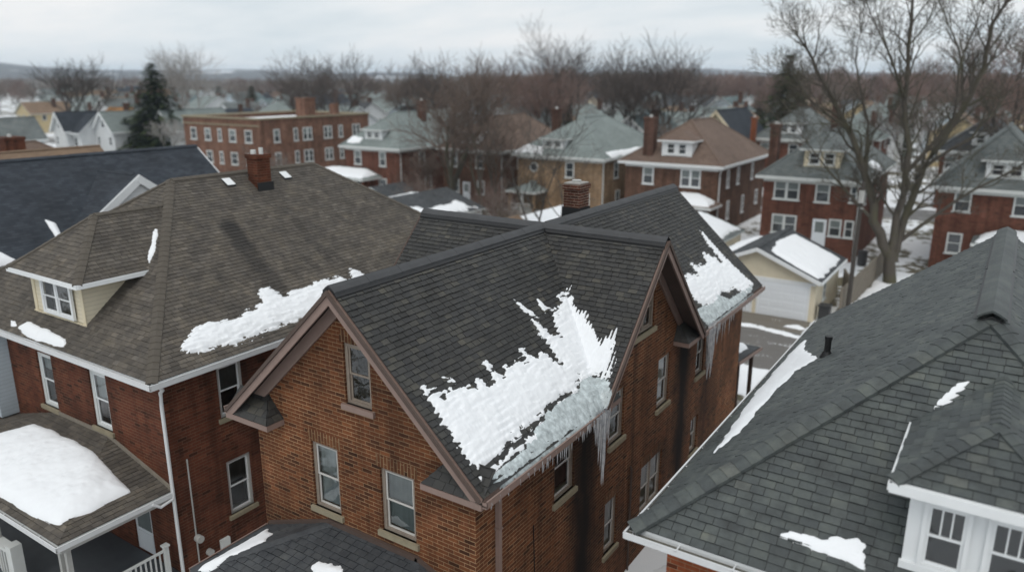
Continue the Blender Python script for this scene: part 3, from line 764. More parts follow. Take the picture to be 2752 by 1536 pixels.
pf = MB(); pf.beam((-12.1, 10.71, 4.16), (-9.45, 10.71, 4.16), .09, .13); pf.beam((-14.3, 10.71, 3.36), (-12.1, 10.71, 4.16), .09, .12); pf.beam((-9.5, 10.71, 4.16), (-7.95, 10.71, 3.6), .09, .12)
pf.build('flashing_board', M['mauve_dark'], porch)
for x in (-13.9, -10.8, -7.75):
    q = MB(); q.box(x - .14, x + .14, 8.75, 9.03, .9, 3.16); q.box(x - .19, x + .19, 8.7, 9.08, .9, 1.0); q.build('post', M['mauve'], porch)
gutter(porch, (-14.3, 10.7, 3.24), (-14.3, 8.5, 3.24), (-1, 0, 0), 'mauve', w=.09, h=.09)
# rear porch
rp = MB(); rp.box(-11.3, -8.2, 27.97, 31.0, 0, .5); rpo = rp.build('rear_porch', M['concrete'], mh)
rr = MB(); rr.prism([(-11.5, 27.96, 3.35), (-8.0, 27.96, 3.35), (-8.0, 31.2, 3.02), (-11.5, 31.2, 3.02)], .14, 0, 1, 1); rr.build('porch_roof', [M['sh_dark'], M['dark_wood']], rpo)
for (x, y) in ((-8.25, 30.9), (-11.2, 30.9), (-8.25, 29.0)):
    q = MB(); q.box(x - .07, x + .07, y - .07, y + .07, .5, 2.95); q.build('post', M['dark_wood'], rpo)
gutter(rpo, (-8.0, 27.97, 3.33), (-8.0, 31.2, 3.0), (1, 0, 0), 'mauve', w=.1, h=.09, bed=False)
snow('snow_patch', 'square snow cushion on the small rear porch roof', [(-11.3, 28.1), (-8.4, 28.1), (-8.35, 30.6), (-8.6, 31.0), (-11.3, 31.0)], lambda X, Y: 3.35 - (Y - 27.96) * .102, .12, .08, .1, .06, seed=12)
SNOW = {'m1': [(-9.2, 10.71), (-9.09, 11.01), (-8.96, 11.11), (-9.02, 11.58), (-8.86, 11.78), (-8.91, 12.19), (-8.8, 12.26), (-8.8, 12.55), (-9.11, 12.7), (-9.04, 12.83), (-8.85, 12.92), (-8.91, 13.51), (-8.83, 13.9), (-9.07, 14.01), (-9.04, 14.17), (-8.83, 14.38), (-8.87, 14.64), (-8.58, 14.82), (-8.48, 14.91), (-8.91, 15.0), (-9.33, 15.17), (-9.22, 15.3), (-8.91, 15.68), (-9.25, 15.94), (-9.69, 17.02), (-9.61, 17.24), (-9.18, 16.95), (-8.76, 16.78), (-8.29, 16.46), (-8.06, 16.39), (-7.82, 16.59), (-7.66, 16.21), (-7.53, 15.72), (-7.99, 15.64), (-8.02, 15.2), (-7.92, 14.64), (-7.97, 13.73), (-7.9, 13.08), (-7.9, 12.34), (-7.85, 11.56), (-7.78, 11.07), (-7.82, 10.66), (-8.0, 10.61), (-8.27, 10.62), (-8.6, 10.62), (-8.91, 10.68)], 'm2': [(-7.71, 10.55), (-7.72, 10.94), (-7.68, 11.42), (-7.77, 11.89), (-7.75, 12.45), (-7.64, 12.91), (-7.58, 12.75), (-7.66, 12.19), (-7.69, 11.54), (-7.64, 11.24), (-7.61, 10.52)], 'mice': [(-7.59, 10.5), (-7.63, 11.34), (-7.65, 12.3), (-7.82, 12.95), (-7.92, 13.78), (-7.89, 14.74), (-8.02, 15.2), (-7.98, 15.62), (-7.54, 15.66), (-7.42, 15.44), (-7.40, 15.24), (-7.43, 14.72), (-7.44, 13.87), (-7.45, 12.7), (-7.46, 11.85), (-7.5, 11.04)], 'm3': [(-9.94, 15.1), (-9.69, 15.32), (-9.39, 15.5), (-9.42, 15.32), (-9.62, 15.14), (-9.86, 15.08)], 'm4': [(-9.78, 15.93), (-9.56, 16.07), (-9.42, 16.16), (-9.45, 15.81), (-9.62, 15.79)], 'm5': [(-9.22, 11.4), (-9.18, 11.58), (-9.08, 11.61), (-9.12, 11.45)], 'm6': [(-8.91, 12.19), (-8.89, 12.34), (-8.83, 12.3), (-8.86, 12.17)],
 'm7': [(-9.61, 27.49), (-9.4, 27.52), (-8.93, 27.43), (-8.46, 27.54), (-8.04, 27.63), (-7.62, 27.83), (-7.6, 27.14), (-7.65, 26.47), (-7.84, 26.24), (-7.92, 24.8), (-7.77, 23.85), (-7.9, 23.27), (-8.14, 23.1), (-8.6, 23.4), (-8.75, 23.9), (-8.63, 24.21), (-8.55, 24.6), (-8.93, 24.77), (-8.73, 25.12), (-8.67, 25.67), (-8.97, 26.25), (-8.8, 26.76), (-8.56, 26.72), (-8.53, 27.02), (-8.99, 27.11), (-9.39, 27.27)],
 'm7ice': [(-7.9, 23.27), (-7.8, 23.92), (-7.89, 24.72), (-7.67, 25.29), (-7.62, 26.38), (-7.61, 27.78), (-7.48, 27.16), (-7.46, 25.58), (-7.45, 24.06), (-7.43, 22.6), (-7.9, 22.5)],
 'l1': [(-18.55, 11.58), (-18.83, 12.2), (-18.93, 12.73), (-18.83, 13.12), (-18.84, 13.7), (-18.96, 14.38), (-19.12, 14.78), (-19.48, 14.99), (-19.47, 15.39), (-19.19, 15.48), (-19.03, 15.76), (-19.15, 15.98), (-19.12, 16.46), (-19.28, 17.07), (-19.2, 17.23), (-19.21, 18.03), (-19.0, 18.52), (-19.39, 18.84), (-19.3, 19.05), (-18.86, 19.15), (-18.51, 18.55), (-18.2, 17.3), (-18.1, 15.96), (-18.14, 15.1), (-18.1, 14.2), (-18.07, 13.47), (-18.12, 12.68), (-18.18, 11.59), (-18.4, 11.5)],
 'l2': [(-23.31, 14.16), (-22.7, 13.79), (-22.02, 13.22), (-21.77, 12.82), (-22.09, 12.83), (-22.53, 13.16), (-23.09, 13.74)], 'l3': [(-25.04, 10.33), (-24.82, 10.5), (-23.75, 10.48), (-22.5, 10.4), (-22.33, 10.28), (-22.7, 10.22), (-24.24, 10.2)], 'l4': [(-25.8, 10.43), (-25.52, 10.43), (-25.25, 10.34), (-25.46, 10.28)],
 'lp': [(-26.77, 7.75), (-26.36, 8.56), (-24.82, 9.18), (-24.21, 9.91), (-22.84, 9.98), (-21.21, 9.94), (-19.74, 9.77), (-18.84, 9.72), (-18.76, 8.59), (-18.86, 7.88), (-19.25, 7.82), (-21.72, 7.76), (-25.28, 7.71)],
 'mp1': [(-14.11, 8.53), (-14.04, 9.16), (-13.98, 10.38), (-13.53, 10.16), (-13.29, 9.8), (-13.44, 9.33), (-13.65, 9.12), (-13.8, 8.66)], 'mp2': [(-11.64, 9.7), (-11.57, 9.85), (-11.35, 9.86), (-11.0, 9.97), (-10.81, 9.77), (-11.44, 9.51)],
 'r1': [(-4.47, 22.37), (-4.16, 20.7), (-3.41, 18.8), (-3.85, 18.47), (-3.95, 17.42), (-4.03, 15.81), (-4.01, 14.63), (-4.26, 13.84), (-4.42, 15.61), (-4.58, 17.85), (-4.6, 19.28), (-4.6, 21.17)], 'r2': [(-2.37, 11.55), (-2.24, 11.66), (-1.91, 11.67), (-1.7, 11.68), (-1.56, 11.76), (-1.43, 11.76), (-1.27, 11.83), (-1.16, 11.78), (-1.11, 11.64), (-1.08, 11.45), (-1.26, 11.46), (-1.51, 11.49), (-1.81, 11.5), (-2.1, 11.51)], 'r3': [(-0.63, 13.88), (-0.67, 14.14), (-0.4, 14.65), (-0.06, 14.59), (-0.17, 14.32), (-0.4, 13.94)],
 'g1': [(-11.67, 46.2), (-12.02, 48.45), (-11.81, 51.98), (-8.73, 51.85), (-8.7, 45.7), (-11.37, 46.0)]}
crs = lambda X, Y: (X + 7.45) / .100
GM = 'snow patches on the central house roof'
snow('snow_patch', 'big white snow drift climbing the valley of the central roof', SNOW['m1'], z_main, .10, .15, .13, .02, (6.5, 5.0), seed=21, lump=.3, course=crs, group=GM, bias=.02)
snow('snow_patch', 'narrow broken snow strip just above the gutter of the central house', SNOW['m2'], z_main, .04, .10, .08, .02, (9, 6), seed=22, lump=.6, base=.02, group=GM)
snow('snow_patch', 'thin finger of snow high on the central roof slope', SNOW['m3'], z_main, .05, .07, .05, .022, (9, 6), seed=23, lump=.9, group=GM)
snow('snow_patch', 'small clump of snow left of the valley drift top', SNOW['m4'], z_main, .05, .08, .05, .022, (9, 6), seed=24, lump=.9, group=GM)
snow('snow_patch', 'tiny snow crumbs near the rake of the central roof', SNOW['m5'], z_main, .04, .05, .05, .02, (14, 10), seed=25, lump=.9, group=GM, bias=.02)
snow('snow_patch', 'single small snow lump above the ragged edge of the big drift', SNOW['m6'], z_main, .04, .03, .04, .02, (14, 10), seed=26, group=GM, bias=.02)
snow('snow_patch', 'snow sheet at the far end of the central roof above the rear gutter', SNOW['m7'], z_main, .10, .14, .12, .023, (7, 5), seed=27, lump=.45, course=crs, group=GM, bias=.07)
snow('ice_sheet', 'grey ice dam along the front gutter of the central house', SNOW['mice'], z_main, .07, .07, .09, .022, (3, 3), mat='ice', seed=31, lump=1.0, base=-.01, bias=.05, cat='ice', group='ice dams on the central house')
snow('ice_sheet', 'grey ice dam along the rear gutter of the central house', SNOW['m7ice'], z_main, .08, .05, .08, .03, (5, 5), mat='ice', seed=32, lump=1.0, base=-.005, bias=.03, cat='ice', group='ice dams on the central house')
snow('ice_sheet', 'rounded glassy ice bulge at the foot of the front valley', [(-8.0, 15.1), (-7.75, 14.75), (-7.4, 14.6), (-7.34, 15.0), (-7.36, 15.5), (-7.6, 15.68), (-7.95, 15.55)], lambda X, Y: z_main(X, Y), .26, .04, .28, .022, (3, 3), mat='ice', seed=33, lump=.5, base=-.01, cat='ice', group='ice dams on the central house')
# icicles: every one an object
def icicle_mesh(seed, n=7):
    r = random.Random(seed); mb = MB(); pts = []; rad = []
    k = 12; x = y = 0
    for i in range(k):
        f = i / (k - 1); x += r.uniform(-.006, .006); y += r.uniform(-.006, .006)
        pts.append((x, y, -f)); rad.append(.5 * ((1 - f) ** .8 * (1 + r.uniform(-.16, .16)) + .02))
    mb.tube(pts, rad, n); return mb
protos = [icicle_mesh(s).build('icicle', M['icicle'], None, smooth=True, uv=False) for s in range(4)]
ic_first = [True] * 4
def icicle(x, y, z, L, r, label, group):
    k = RND.randrange(4); o = protos[k] if ic_first[k] else protos[k].copy()
    if not ic_first[k]: COL.objects.link(o)
    ic_first[k] = False
    o.location = (x, y, z); o.scale = (r * 2, r * 2, L); o.rotation_euler = (RND.uniform(-.02, .02), RND.uniform(-.02, .02), RND.uniform(0, 6))
    tag(o, label, 'icicle', group)
for i in range(48):
    f = i / 47; y = 14.15 + 1.3 * f + RND.uniform(-.03, .03)
    L = (.22 + 1.5 * math.exp(-((y - 15.08) / .3) ** 2)) * RND.uniform(.35, 1.1)
    icicle(-7.33 + RND.uniform(-.05, .03), y, 6.38, L * 1.08, .015 + .022 * L, 'long icicle in the thick cluster hanging where the valley meets the front gutter', 'icicles hanging below the front valley')
for i in range(70):
    y = RND.uniform(10.4, 14.3); L = RND.uniform(.05, .2) if y < 12.2 else RND.uniform(.08, .34)
    if i < 5: y = 12.95 + i * .09; L = RND.uniform(.25, .62)
    icicle(-7.34 + RND.uniform(-.03, .02), y, 6.30 + RND.uniform(0, .07), L, .012 + .022 * L, 'short icicle on the lip of the front gutter below the big snow drift', 'short icicles along the front gutter')
for i in range(26):
    f = i / 25; y = 22.35 + 1.0 * f + RND.uniform(-.04, .04)
    L = (.35 + 1.4 * math.exp(-((y - 22.75) / .33) ** 2)) * RND.uniform(.6, 1.1)
    icicle(-7.36 + RND.uniform(-.06, .05), y, 6.38, L, .02 + .036 * L, 'long icicle in the cluster hanging at the rear valley beside the second gable', 'icicles hanging below the rear valley')
for i in range(14):
    y = 23.4 + i * .3 + RND.uniform(-.1, .1); icicle(-7.33, y, 6.30, RND.uniform(.06, .3) if i > 3 else RND.uniform(.3, .8), .018, 'small icicle on the rear gutter of the central house', 'small icicles along the rear gutter')
# frozen curtains joining the clusters
for (ya, yb, zt, ln, lb, sd) in ((14.75, 15.42, 6.44, .22, 'sheet of ice curtain behind the front icicle cluster', 4), (22.35, 23.2, 6.48, .35, 'sheet of ice curtain behind the rear icicle cluster', 5)):
    mb = MB(); nx, nz = 22, 10; g2 = []
    for side in (1, -1):
        for i in range(nx + 1):
            for j in range(nz + 1):
                fy = i / nx; fz = j / nz; Lc = ln * (.45 + .55 * math.sin(math.pi * fy)) * (.75 + .25 * math.sin(fy * 31 + sd))
                th = (.05 + .03 * math.sin(fy * 40)) * (1 - fz) ** .7 * (math.sin(math.pi * min(1, max(0, fy))) ** .4 if 0 < fy < 1 else 0)
                g2.append((-7.37 + side * th, ya + (yb - ya) * fy, zt - Lc * fz))
    mb.v = g2; off = (nx + 1) * (nz + 1)
    for s_ in (0, 1):
        for i in range(nx):
            for j in range(nz):
                a = s_ * off + i * (nz + 1) + j; q = (a, a + 1, a + nz + 2, a + nz + 1)
                mb.f.append(q if s_ else q[::-1]); mb.m.append(0); mb.t.append(.5)
    o = mb.build('ice_curtain', M['icicle'], None, smooth=True, uv=False, loc=(-7.37, (ya + yb) / 2, zt)); tag(o, lb, 'ice')

# ================================================================== LEFT HOUSE
lh = thing('brick_house', (-24.3, 10.6, 0), 'dark red brick house with weathered brown hip roof and cream dormer', 'house')
def z_left(X, Y): return np.minimum(np.minimum(6.4 + (-17.8 - X) * .646, 6.4 + (Y - 10.15) * .785), 6.4 + (27.3 - Y) * .785)
wb = MB(); lf = W('F', 10.6); lr = W('R', -18.25)
LF = [(-24.9, -24.0, 3.95, 5.75), (-21.87, -20.95, 4.0, 5.8), (-20.5, -19.55, .35, 2.25)]
LR = [(12.35, 13.2, 4.45, 6.05), (12.35, 13.2, 1.3, 3.05)]
wall_panel(wb, lf, [(-30.35, 0), (-18.25, 0), (-18.25, 6.3), (-30.35, 6.3)], LF)
wall_panel(wb, lr, [(10.6, 0), (26.85, 0), (26.85, 6.3), (10.6, 6.3)], LR)
wall_panel(wb, W('B', 26.85), [(-30.35, 0), (-18.25, 0), (-18.25, 6.3), (-30.35, 6.3)]); wall_panel(wb, W('L', -30.35), [(10.6, 0), (26.85, 0), (26.85, 6.3), (10.6, 6.3)])
wb.build('wall', M['brick_left'], lh)
A = (-24.3, 15.5, 10.6); B_ = (-24.3, 21.95, 10.6)
T = MB(); rg = random.Random(5)
for p in ([(-30.8, 10.15, 6.4), (-17.8, 10.15, 6.4), A], [(-17.8, 10.15, 6.4), (-17.8, 27.3, 6.4), B_, A], [(-17.8, 27.3, 6.4), (-30.8, 27.3, 6.4), B_], [(-30.8, 27.3, 6.4), (-30.8, 10.15, 6.4), A, B_]):
    T.prism(p, .1, 1, 2, 2, t=.1)
    if p[0][0] > -18 or p[1][0] > -18: tiles(T, p, .145, .24, .014, rg, 0)
    else: tiles(T, p, .29, .5, .014, rg, 0)
rfl = T.build('roof', [M['tile_left'], M['tar'], M['white']], lh, tint=True)
cp = MB(); roll(cp, (-17.8, 10.15, 6.4), A, .15, .25, rise=.035, dip=.3); cp.build('hip_cap', M['cap_left'], rfl); cp = MB(); roll(cp, A, B_, .15, .25, rise=.05, dip=.5); cp.build('hip_cap', M['cap_left'], rfl); cp = MB(); roll(cp, (-17.8, 27.3, 6.4), B_, .15, .25, rise=.035, dip=.3); cp.build('hip_cap', M['cap_left'], rfl); cp = MB(); roll(cp, (-30.8, 10.15, 6.4), A, .15, .25, rise=.035, dip=.3); cp.build('hip_cap', M['cap_left'], rfl)
so = MB(); so.box(-30.75, -17.85, 10.2, 10.62, 6.24, 6.28); so.box(-18.27, -17.85, 10.62, 27.25, 6.24, 6.28); so.box(-30.8, -17.82, 10.17, 10.2, 6.22, 6.38); so.box(-17.85, -17.82, 10.2, 27.25, 6.22, 6.38); so.box(-18.25, -18.2, 10.65, 26.8, 6.1, 6.24)
so.build('soffit', M['white'], lh)
gutter(lh, (-30.8, 10.15, 6.37), (-17.7, 10.15, 6.37), (0, -1, 0), 'alu'); gutter(lh, (-17.8, 10.05, 6.37), (-17.8, 27.3, 6.37), (1, 0, 0), 'alu')
ds = MB(); ds.tube([(-17.78, 10.35, 6.27), (-17.85, 10.45, 6.1), (-18.1, 10.53, 5.95), (-18.12, 10.53, 5.6), (-18.12, 10.53, .1)], .05, 8); ds.tube([(-18.08, 9.9, 2.95), (-18.05, 10.1, 2.78), (-18.1, 10.5, 2.82)], .04, 8); ds.build('downspout', M['alu'], lh)
window(lf, *LF[0], lh, fm='offwhite', sm='white', blind=.3, case=.12); window(lf, *LF[1], lh, fm='offwhite', sm='white', blind=.5, case=.12, bm='blind')
window(lr, *LR[0], lh, fm='greytrim', sm='white', blind=.5, bm='blind2'); window(lr, *LR[1], lh, fm='greytrim', sm='white', blind=.45, bm='blind2')
db = MB(); lf.box(db, -20.5, -19.55, .35, 2.25, -.1, -.05); lf.box(db, -20.4, -19.65, .45, 1.0, -.05, -.03); dr = db.build('door', M['door_white'], lh)
dg = MB(); lf.quad(dg, [(-20.38, 1.1), (-19.67, 1.1), (-19.67, 2.12), (-20.38, 2.12)], -.045); dg.build('pane', M['pane_mid'], dr)
bp = MB(); lf.box(bp, -30.3, -26.75, 3.2, 6.2, .0, .55); bp.build('bay', M['side_blue'], lh)
mt = MB(); mt.tube([(-18.24, 11.13, 3.7), (-18.24, 11.13, 0)], .022, 6); mt.tube([(-18.24, 11.15, 1.2), (-18.05, 11.15, 1.2)], .11, 14); mt.tube([(-18.24, 11.46, .57), (-18.1, 11.46, .57)], .1, 14); mt.build('utility_meter', M['greytrim'], lh)
vt = MB(); lr.box(vt, 11.85, 12.15, .42, .72, 0, .1); vt.build('wall_vent', M['offwhite'], lh)
# chimney & vents
ch = MB(); ch.box(-23.85, -23.3, 18.35, 18.95, 9.4, 11.25); ch.box(-23.9, -23.25, 18.3, 19.0, 11.12, 11.27); cho = ch.build('chimney', M['brick_left'], lh)
fl = MB(); fl.tube([(-23.7, 18.55, 11.27), (-23.7, 18.55, 11.42)], .1, 10); fl.tube([(-23.45, 18.7, 11.27), (-23.45, 18.7, 11.5)], .08, 10); fl.build('flue', M['offwhite'], cho)
fl = MB(); fl.box(-23.3, -23.24, 18.3, 19.0, 9.8, 10.25); fl.build('flashing', M['tar'], cho)
for (x, y) in ((-23.8, 17.45), (-23.78, 20.03)):
    z = 6.4 + (-17.8 - x) * .646; mb = MB(); mb.prism([(x - .17, y - .17, z + .20), (x + .17, y - .17, z - .01), (x + .17, y + .17, z - .01), (x - .17, y + .17, z + .20)], .1, 0, 1, 1)
    o = mb.build('roof_vent', [M['white'], M['tar']], rfl)
# dormer
dm = MB(); yd = 10.9; xl, xr = -25.0, -22.1; zt = 8.28
dm.face([(xl, yd, 6.9), (xr, yd, 6.9), (xr, yd, zt), (xl, yd, zt)]); dm.face([(xr, yd, 6.9), (xr, 12.6, 8.28), (xr, yd, zt)]); dm.face([(xl, yd, 6.9), (xl, yd, zt), (xl, 12.6, 8.28)])
dmo = dm.build('dormer', M['side_cream'], lh)
cbd = MB(); cbd.box(xl - .02, xl + .14, yd - .025, yd - .001, 6.95, zt); cbd.box(xr - .14, xr + .02, yd - .025, yd - .001, 6.95, zt); cbd.box(xl - .05, xr + .06, yd - .05, yd - .026, 6.88, 7.02); cbd.build('corner_board', M['cream'], dmo)
wd = W('F', yd - .03)
window(wd, -24.3, -22.55, 7.08, 8.22, dmo, rec=-.05, units=2, fm='white', sm='white', blind=.0, sill=None, case=.10)
zc, za = 8.38, 9.93; xc = -23.55; hw = 2.0; yf = yd - .38
yE = 10.15 + (za - 6.4) / .785; ye = 10.15 + (zc - 6.4) / .785
T = MB()
for p in ([(xc - hw, yf, zc), (xc + hw, yf, zc), (xc, yf + 1.8, za)], [(xc + hw, yf, zc), (xc + hw, ye, zc), (xc, yE, za), (xc, yf + 1.8, za)], [(xc - hw, ye, zc), (xc - hw, yf, zc), (xc, yf + 1.8, za), (xc, yE, za)]):
    T.prism(p, .1, 1, 2, 2, t=.1); tiles(T, p, .145, .24, .014, rg, 0)
T.build('dormer_roof', [M['tile_left'], M['tar'], M['white']], dmo, tint=True)
cp = MB(); roll(cp, (xc + hw, yf, zc), (xc, yf + 1.8, za), .13, .25, rise=.03, dip=.3); cp.build('hip_cap', M['cap_left'], dmo); cp = MB(); roll(cp, (xc, yf + 1.8, za), (xc, yE, za), .13, .25, rise=.04, dip=.5); cp.build('hip_cap', M['cap_left'], dmo); cp = MB(); roll(cp, (xc - hw, yf, zc), (xc, yf + 1.8, za), .13, .25, rise=.03, dip=.3); cp.build('hip_cap', M['cap_left'], dmo)
gt = MB(); gt.beam((xc - hw, yf - .03, zc), (xc + hw + .03, yf - .03, zc), .06, .13); gt.beam((xc + hw + .03, yf, zc), (xc + hw + .03, ye, zc), .06, .13); gt.build('fascia', M['white'], dmo)
# porch of the left house
zp = lambda X, Y: np.minimum(np.minimum(3 + (-18.2 - X) * .267, 3 + (Y - 7.5) * .262), 3 + (X + 27.2) * .267)
pbm = MB(); pbm.box(-27.0, -18.4, 7.75, 10.58, 0, .35, 0); po = pbm.build('porch', [M['deckgrey']], lh)
T = MB()
for p in ([(-27.2, 7.5, 3.0), (-18.2, 7.5, 3.0), (-21.2, 10.6, 3.81), (-24.2, 10.6, 3.81)], [(-18.2, 7.5, 3.0), (-18.2, 10.6, 3.0), (-21.2, 10.6, 3.81)], [(-27.2, 10.6, 3.0), (-27.2, 7.5, 3.0), (-24.2, 10.6, 3.81)]):
    T.prism(p, .08, 1, 2, 2); tiles(T, p, .16, .28, .014, rg, 0)
T.build('porch_roof', [M['tile_left'], M['tar'], M['offwhite']], po, tint=True)
q = MB(); q.box(-27.15, -18.22, 7.55, 7.75, 2.72, 2.92); q.box(-18.42, -18.22, 7.75, 10.58, 2.72, 2.92); q.build('porch_beam', M['greytrim'], po)
q = MB(); q.beam((-24.2, 10.56, 3.93), (-21.2, 10.56, 3.93), .05, .1); q.beam((-21.2, 10.56, 3.93), (-18.2, 10.56, 3.12), .05, .1); q.build('flashing_board', M['wood'], po)
gutter(po, (-27.2, 7.5, 2.98), (-18.1, 7.5, 2.98), (0, -1, 0), 'alu', w=.11, h=.1); gutter(po, (-18.2, 7.42, 2.98), (-18.2, 10.55, 2.98), (1, 0, 0), 'alu', w=.11, h=.1)
for (x, y) in ((-18.6, 7.85), (-18.95, 7.85), (-22.6, 7.85), (-26.8, 7.85)):
    q = MB(); q.box(x - .06, x + .06, y - .06, y + .06, .35, 2.73); q.build('post', M['greytrim'], po)
q = MB(); q.beam((-18.3, 10.2, 1.33), (-18.3, 7.8, 1.33), .07, .05); q.beam((-18.3, 10.2, .52), (-18.3, 7.8, .52), .05, .05)
for i in range(17): y = 7.9 + i * .14; q.box(-18.32, -18.28, y, y + .035, .5, 1.3)
q.box(-18.36, -18.24, 10.15, 10.27, .3, 1.42); q.box(-18.39, -18.21, 10.12, 10.30, 1.42, 1.47); q.build('railing', M['offwhite'], po)
q = MB(); q.beam((-27, 7.8, 1.45), (-21.6, 7.8, 1.45), .28, .09); q.box(-21.75, -21.45, 7.65, 7.95, .3, 1.62)
for i in range(30): x = -26.9 + i * .17; q.box(x, x + .05, 7.78, 7.82, .4, 1.38)
q.build('railing', M['offwhite'], po)
GL = 'snow patches on the brown roof house'
snow('snow_patch', 'long snow band above the gutter of the brown roofed house', SNOW['l1'], z_left, .10, .14, .12, .025, (4.2, 3.2), seed=41, lump=.4, base=.01, course=lambda X, Y: (X + 17.8) / .122, group=GL)
snow('snow_patch', 'narrow wedge of snow in the valley beside the cream dormer', SNOW['l2'], z_left, .12, .06, .08, .04, (3, 3), seed=42, group=GL, bias=.04)
snow('snow_patch', 'flat strip of snow under the cream dormer near the eave', SNOW['l3'], z_left, .09, .04, .06, .03, (3, 3), seed=43, group=GL, base=.01, bias=.03)
snow('snow_patch', 'small round snow blob left of the strip under the dormer', SNOW['l4'], z_left, .06, .03, .05, .03, (3, 3), seed=44, group=GL, base=.01)
snow('snow_patch', 'thick smooth snow blanket on the porch roof of the brown roofed house', SNOW['lp'], lambda X, Y: -.07 * np.log(np.exp(-(3 + (-18.2 - X) * .267) / .07) + np.exp(-(3 + (Y - 7.5) * .262) / .07) + np.exp(-(3 + (X + 27.2) * .267) / .07)), .15, .06, .22, .045, (1.5, 1.5), seed=45, lump=.22, base=.05, group=GL)
z_mp = lambda X, Y: np.minimum(3.25 + (X + 14.3) * .36, 3.25 + (Y - 8.5) * .36)
snow('snow_patch', 'sliding wedge of snow on the left slope of the central front porch roof', SNOW['mp1'], z_mp, .06, .07, .06, .025, (6, 3), seed=46, group=GM, base=.015)
snow('snow_patch', 'ragged snow scrap in the middle of the central front porch roof', SNOW['mp2'], z_mp, .05, .06, .05, .02, (8, 8), seed=47, group=GM, base=.015)

# ================================================================== RIGHT HOUSE
rh = thing('brick_house', (0, 11.5, 0), 'orange brick house with grey green slate hip roof and white gutters in the near corner', 'house')
wb = MB()
for w_, a, b in ((W('F', 11.5), -4.25, 4.25), (W('B', 24.8), -4.25, 4.25), (W('L', -4.25), 11.5, 24.8), (W('R', 4.25), 11.5, 24.8)): wall_panel(wb, w_, [(a, 0), (b, 0), (b, 6.3), (a, 6.3)])
wall_panel(wb, W('B', 24.8), [(-4.25, 6.3), (4.25, 6.3), (0, 9.6)])
wb.build('wall', M['brick_orange'], rh)
T = MB(); rg = random.Random(9)
A = (0, 15.8, 9.85); B_ = (0, 25.2, 9.85)
for p in ([(-4.7, 11.04, 6.4), (4.7, 11.04, 6.4), A], [(-4.7, 25.2, 6.4), (-4.7, 11.04, 6.4), A, B_], [(4.7, 11.04, 6.4), (4.7, 25.2, 6.4), B_, A]):
    T.prism(p, .07, 1, 2, 2, t=.1); tiles(T, p, .155, .27, .020, rg, 0, jit=.14, gap=.005, sg=.15)
rfr = T.build('roof', [M['tile_right'], M['tar'], M['white']], rh, tint=True)
cp = MB(); roll(cp, (-4.75, 10.99, 6.4), A, .19, .24, rise=.05, dip=.3); cp.build('hip_cap', [M['tile_right'], M['tar']], rfr, tint=True); cp = MB(); roll(cp, (4.7, 11.04, 6.4), A, .19, .24, rise=.05, dip=.3); cp.build('hip_cap', [M['tile_right'], M['tar']], rfr, tint=True); cp = MB(); roll(cp, (0, 15.55, 9.86), B_, .24, 9.6, rise=.13, dip=.55, t=.6); cp.build('hip_cap', [M['tile_right'], M['tar']], rfr, tint=True); cp = MB(); roll(cp, (0, 15.6, 9.84), B_, .29, 5, rise=.03, dip=.6, m=1); cp.build('hip_cap', [M['tile_right'], M['tar']], rfr, tint=True)
so = MB(); so.box(-4.65, 4.65, 11.08, 11.5, 6.22, 6.26); so.box(-4.65, -4.25, 11.5, 25.1, 6.22, 6.26); so.box(-4.68, 4.68, 11.05, 11.08, 6.18, 6.36); so.box(-4.68, -4.65, 11.08, 25.1, 6.18, 6.36)
so.build('soffit', M['white'], rh)
gutter(rh, (-4.83, 11.04, 6.33), (4.8, 11.04, 6.33), (0, -1, 0), 'alu', w=.20, h=.08); gutter(rh, (-4.7, 10.86, 6.33), (-4.7, 25.2, 6.33), (-1, 0, 0), 'alu', w=.13, h=.09)
q = MB(); q.tube([(-3.21, 18.72, 7.4), (-3.21, 18.72, 7.98)], .075, 12); q.tube([(-3.21, 18.72, 7.45), (-3.21, 18.72, 7.62)], [.17, .09], 12); q.tube([(-3.21, 18.72, 7.93), (-3.21, 18.72, 8.0)], .09, 12); q.build('vent_pipe', M['rubber'], rfr)
dm = MB(); yd = 11.69; xl, xr, xc = -.61, 1.27, .33
dm.face([(xl, yd, 6.8), (xr, yd, 6.8), (xr, yd, 8.25), (xl, yd, 8.25)]); ys = 11.04 + (8.25 - 6.4) / .725
dm.face([(xl, yd, 6.8), (xl, yd, 8.25), (xl, ys, 8.25)]); dm.face([(xr, yd, 6.8), (xr, ys, 8.25), (xr, yd, 8.25)])
dmo = dm.build('dormer', M['white'], rh)
cbd = MB(); wd = W('F', yd - .002)
wd.box(cbd, xl - .01, -.42, 6.86, 8.06, 0, .03); wd.box(cbd, xl - .03, xr + .03, 8.06, 8.27, 0, .05); wd.box(cbd, xl - .04, xr + .04, 6.86, 6.98, .03, .09); wd.box(cbd, .2, .38, 6.98, 8.06, 0, .025); wd.box(cbd, 1.05, xr, 6.98, 8.06, 0, .03)
cbd.build('corner_board', M['white'], dmo)
for (a, b) in ((-.42, .2), (.38, 1.05)): window(wd, a, b, 6.98, 8.06, dmo, rec=-.04, fm='white', sm='white', blind=0, sill=None, case=.06, muntins=3)
zc, za, hw, yf = 8.36, 9.06, 1.2, 11.35; yE = 11.04 + (za - 6.4) / .725; ye = 11.04 + (zc - 6.4) / .725
T = MB()
for p in ([(xc - hw, yf, zc), (xc + hw, yf, zc), (xc, yf + 1.25, za)], [(xc + hw, yf, zc), (xc + hw, ye, zc), (xc, yE, za), (xc, yf + 1.25, za)], [(xc - hw, ye, zc), (xc - hw, yf, zc), (xc, yf + 1.25, za), (xc, yE, za)]):
    T.prism(p, .08, 1, 2, 2, t=.1); tiles(T, p, .16, .26, .018, rg, 0)
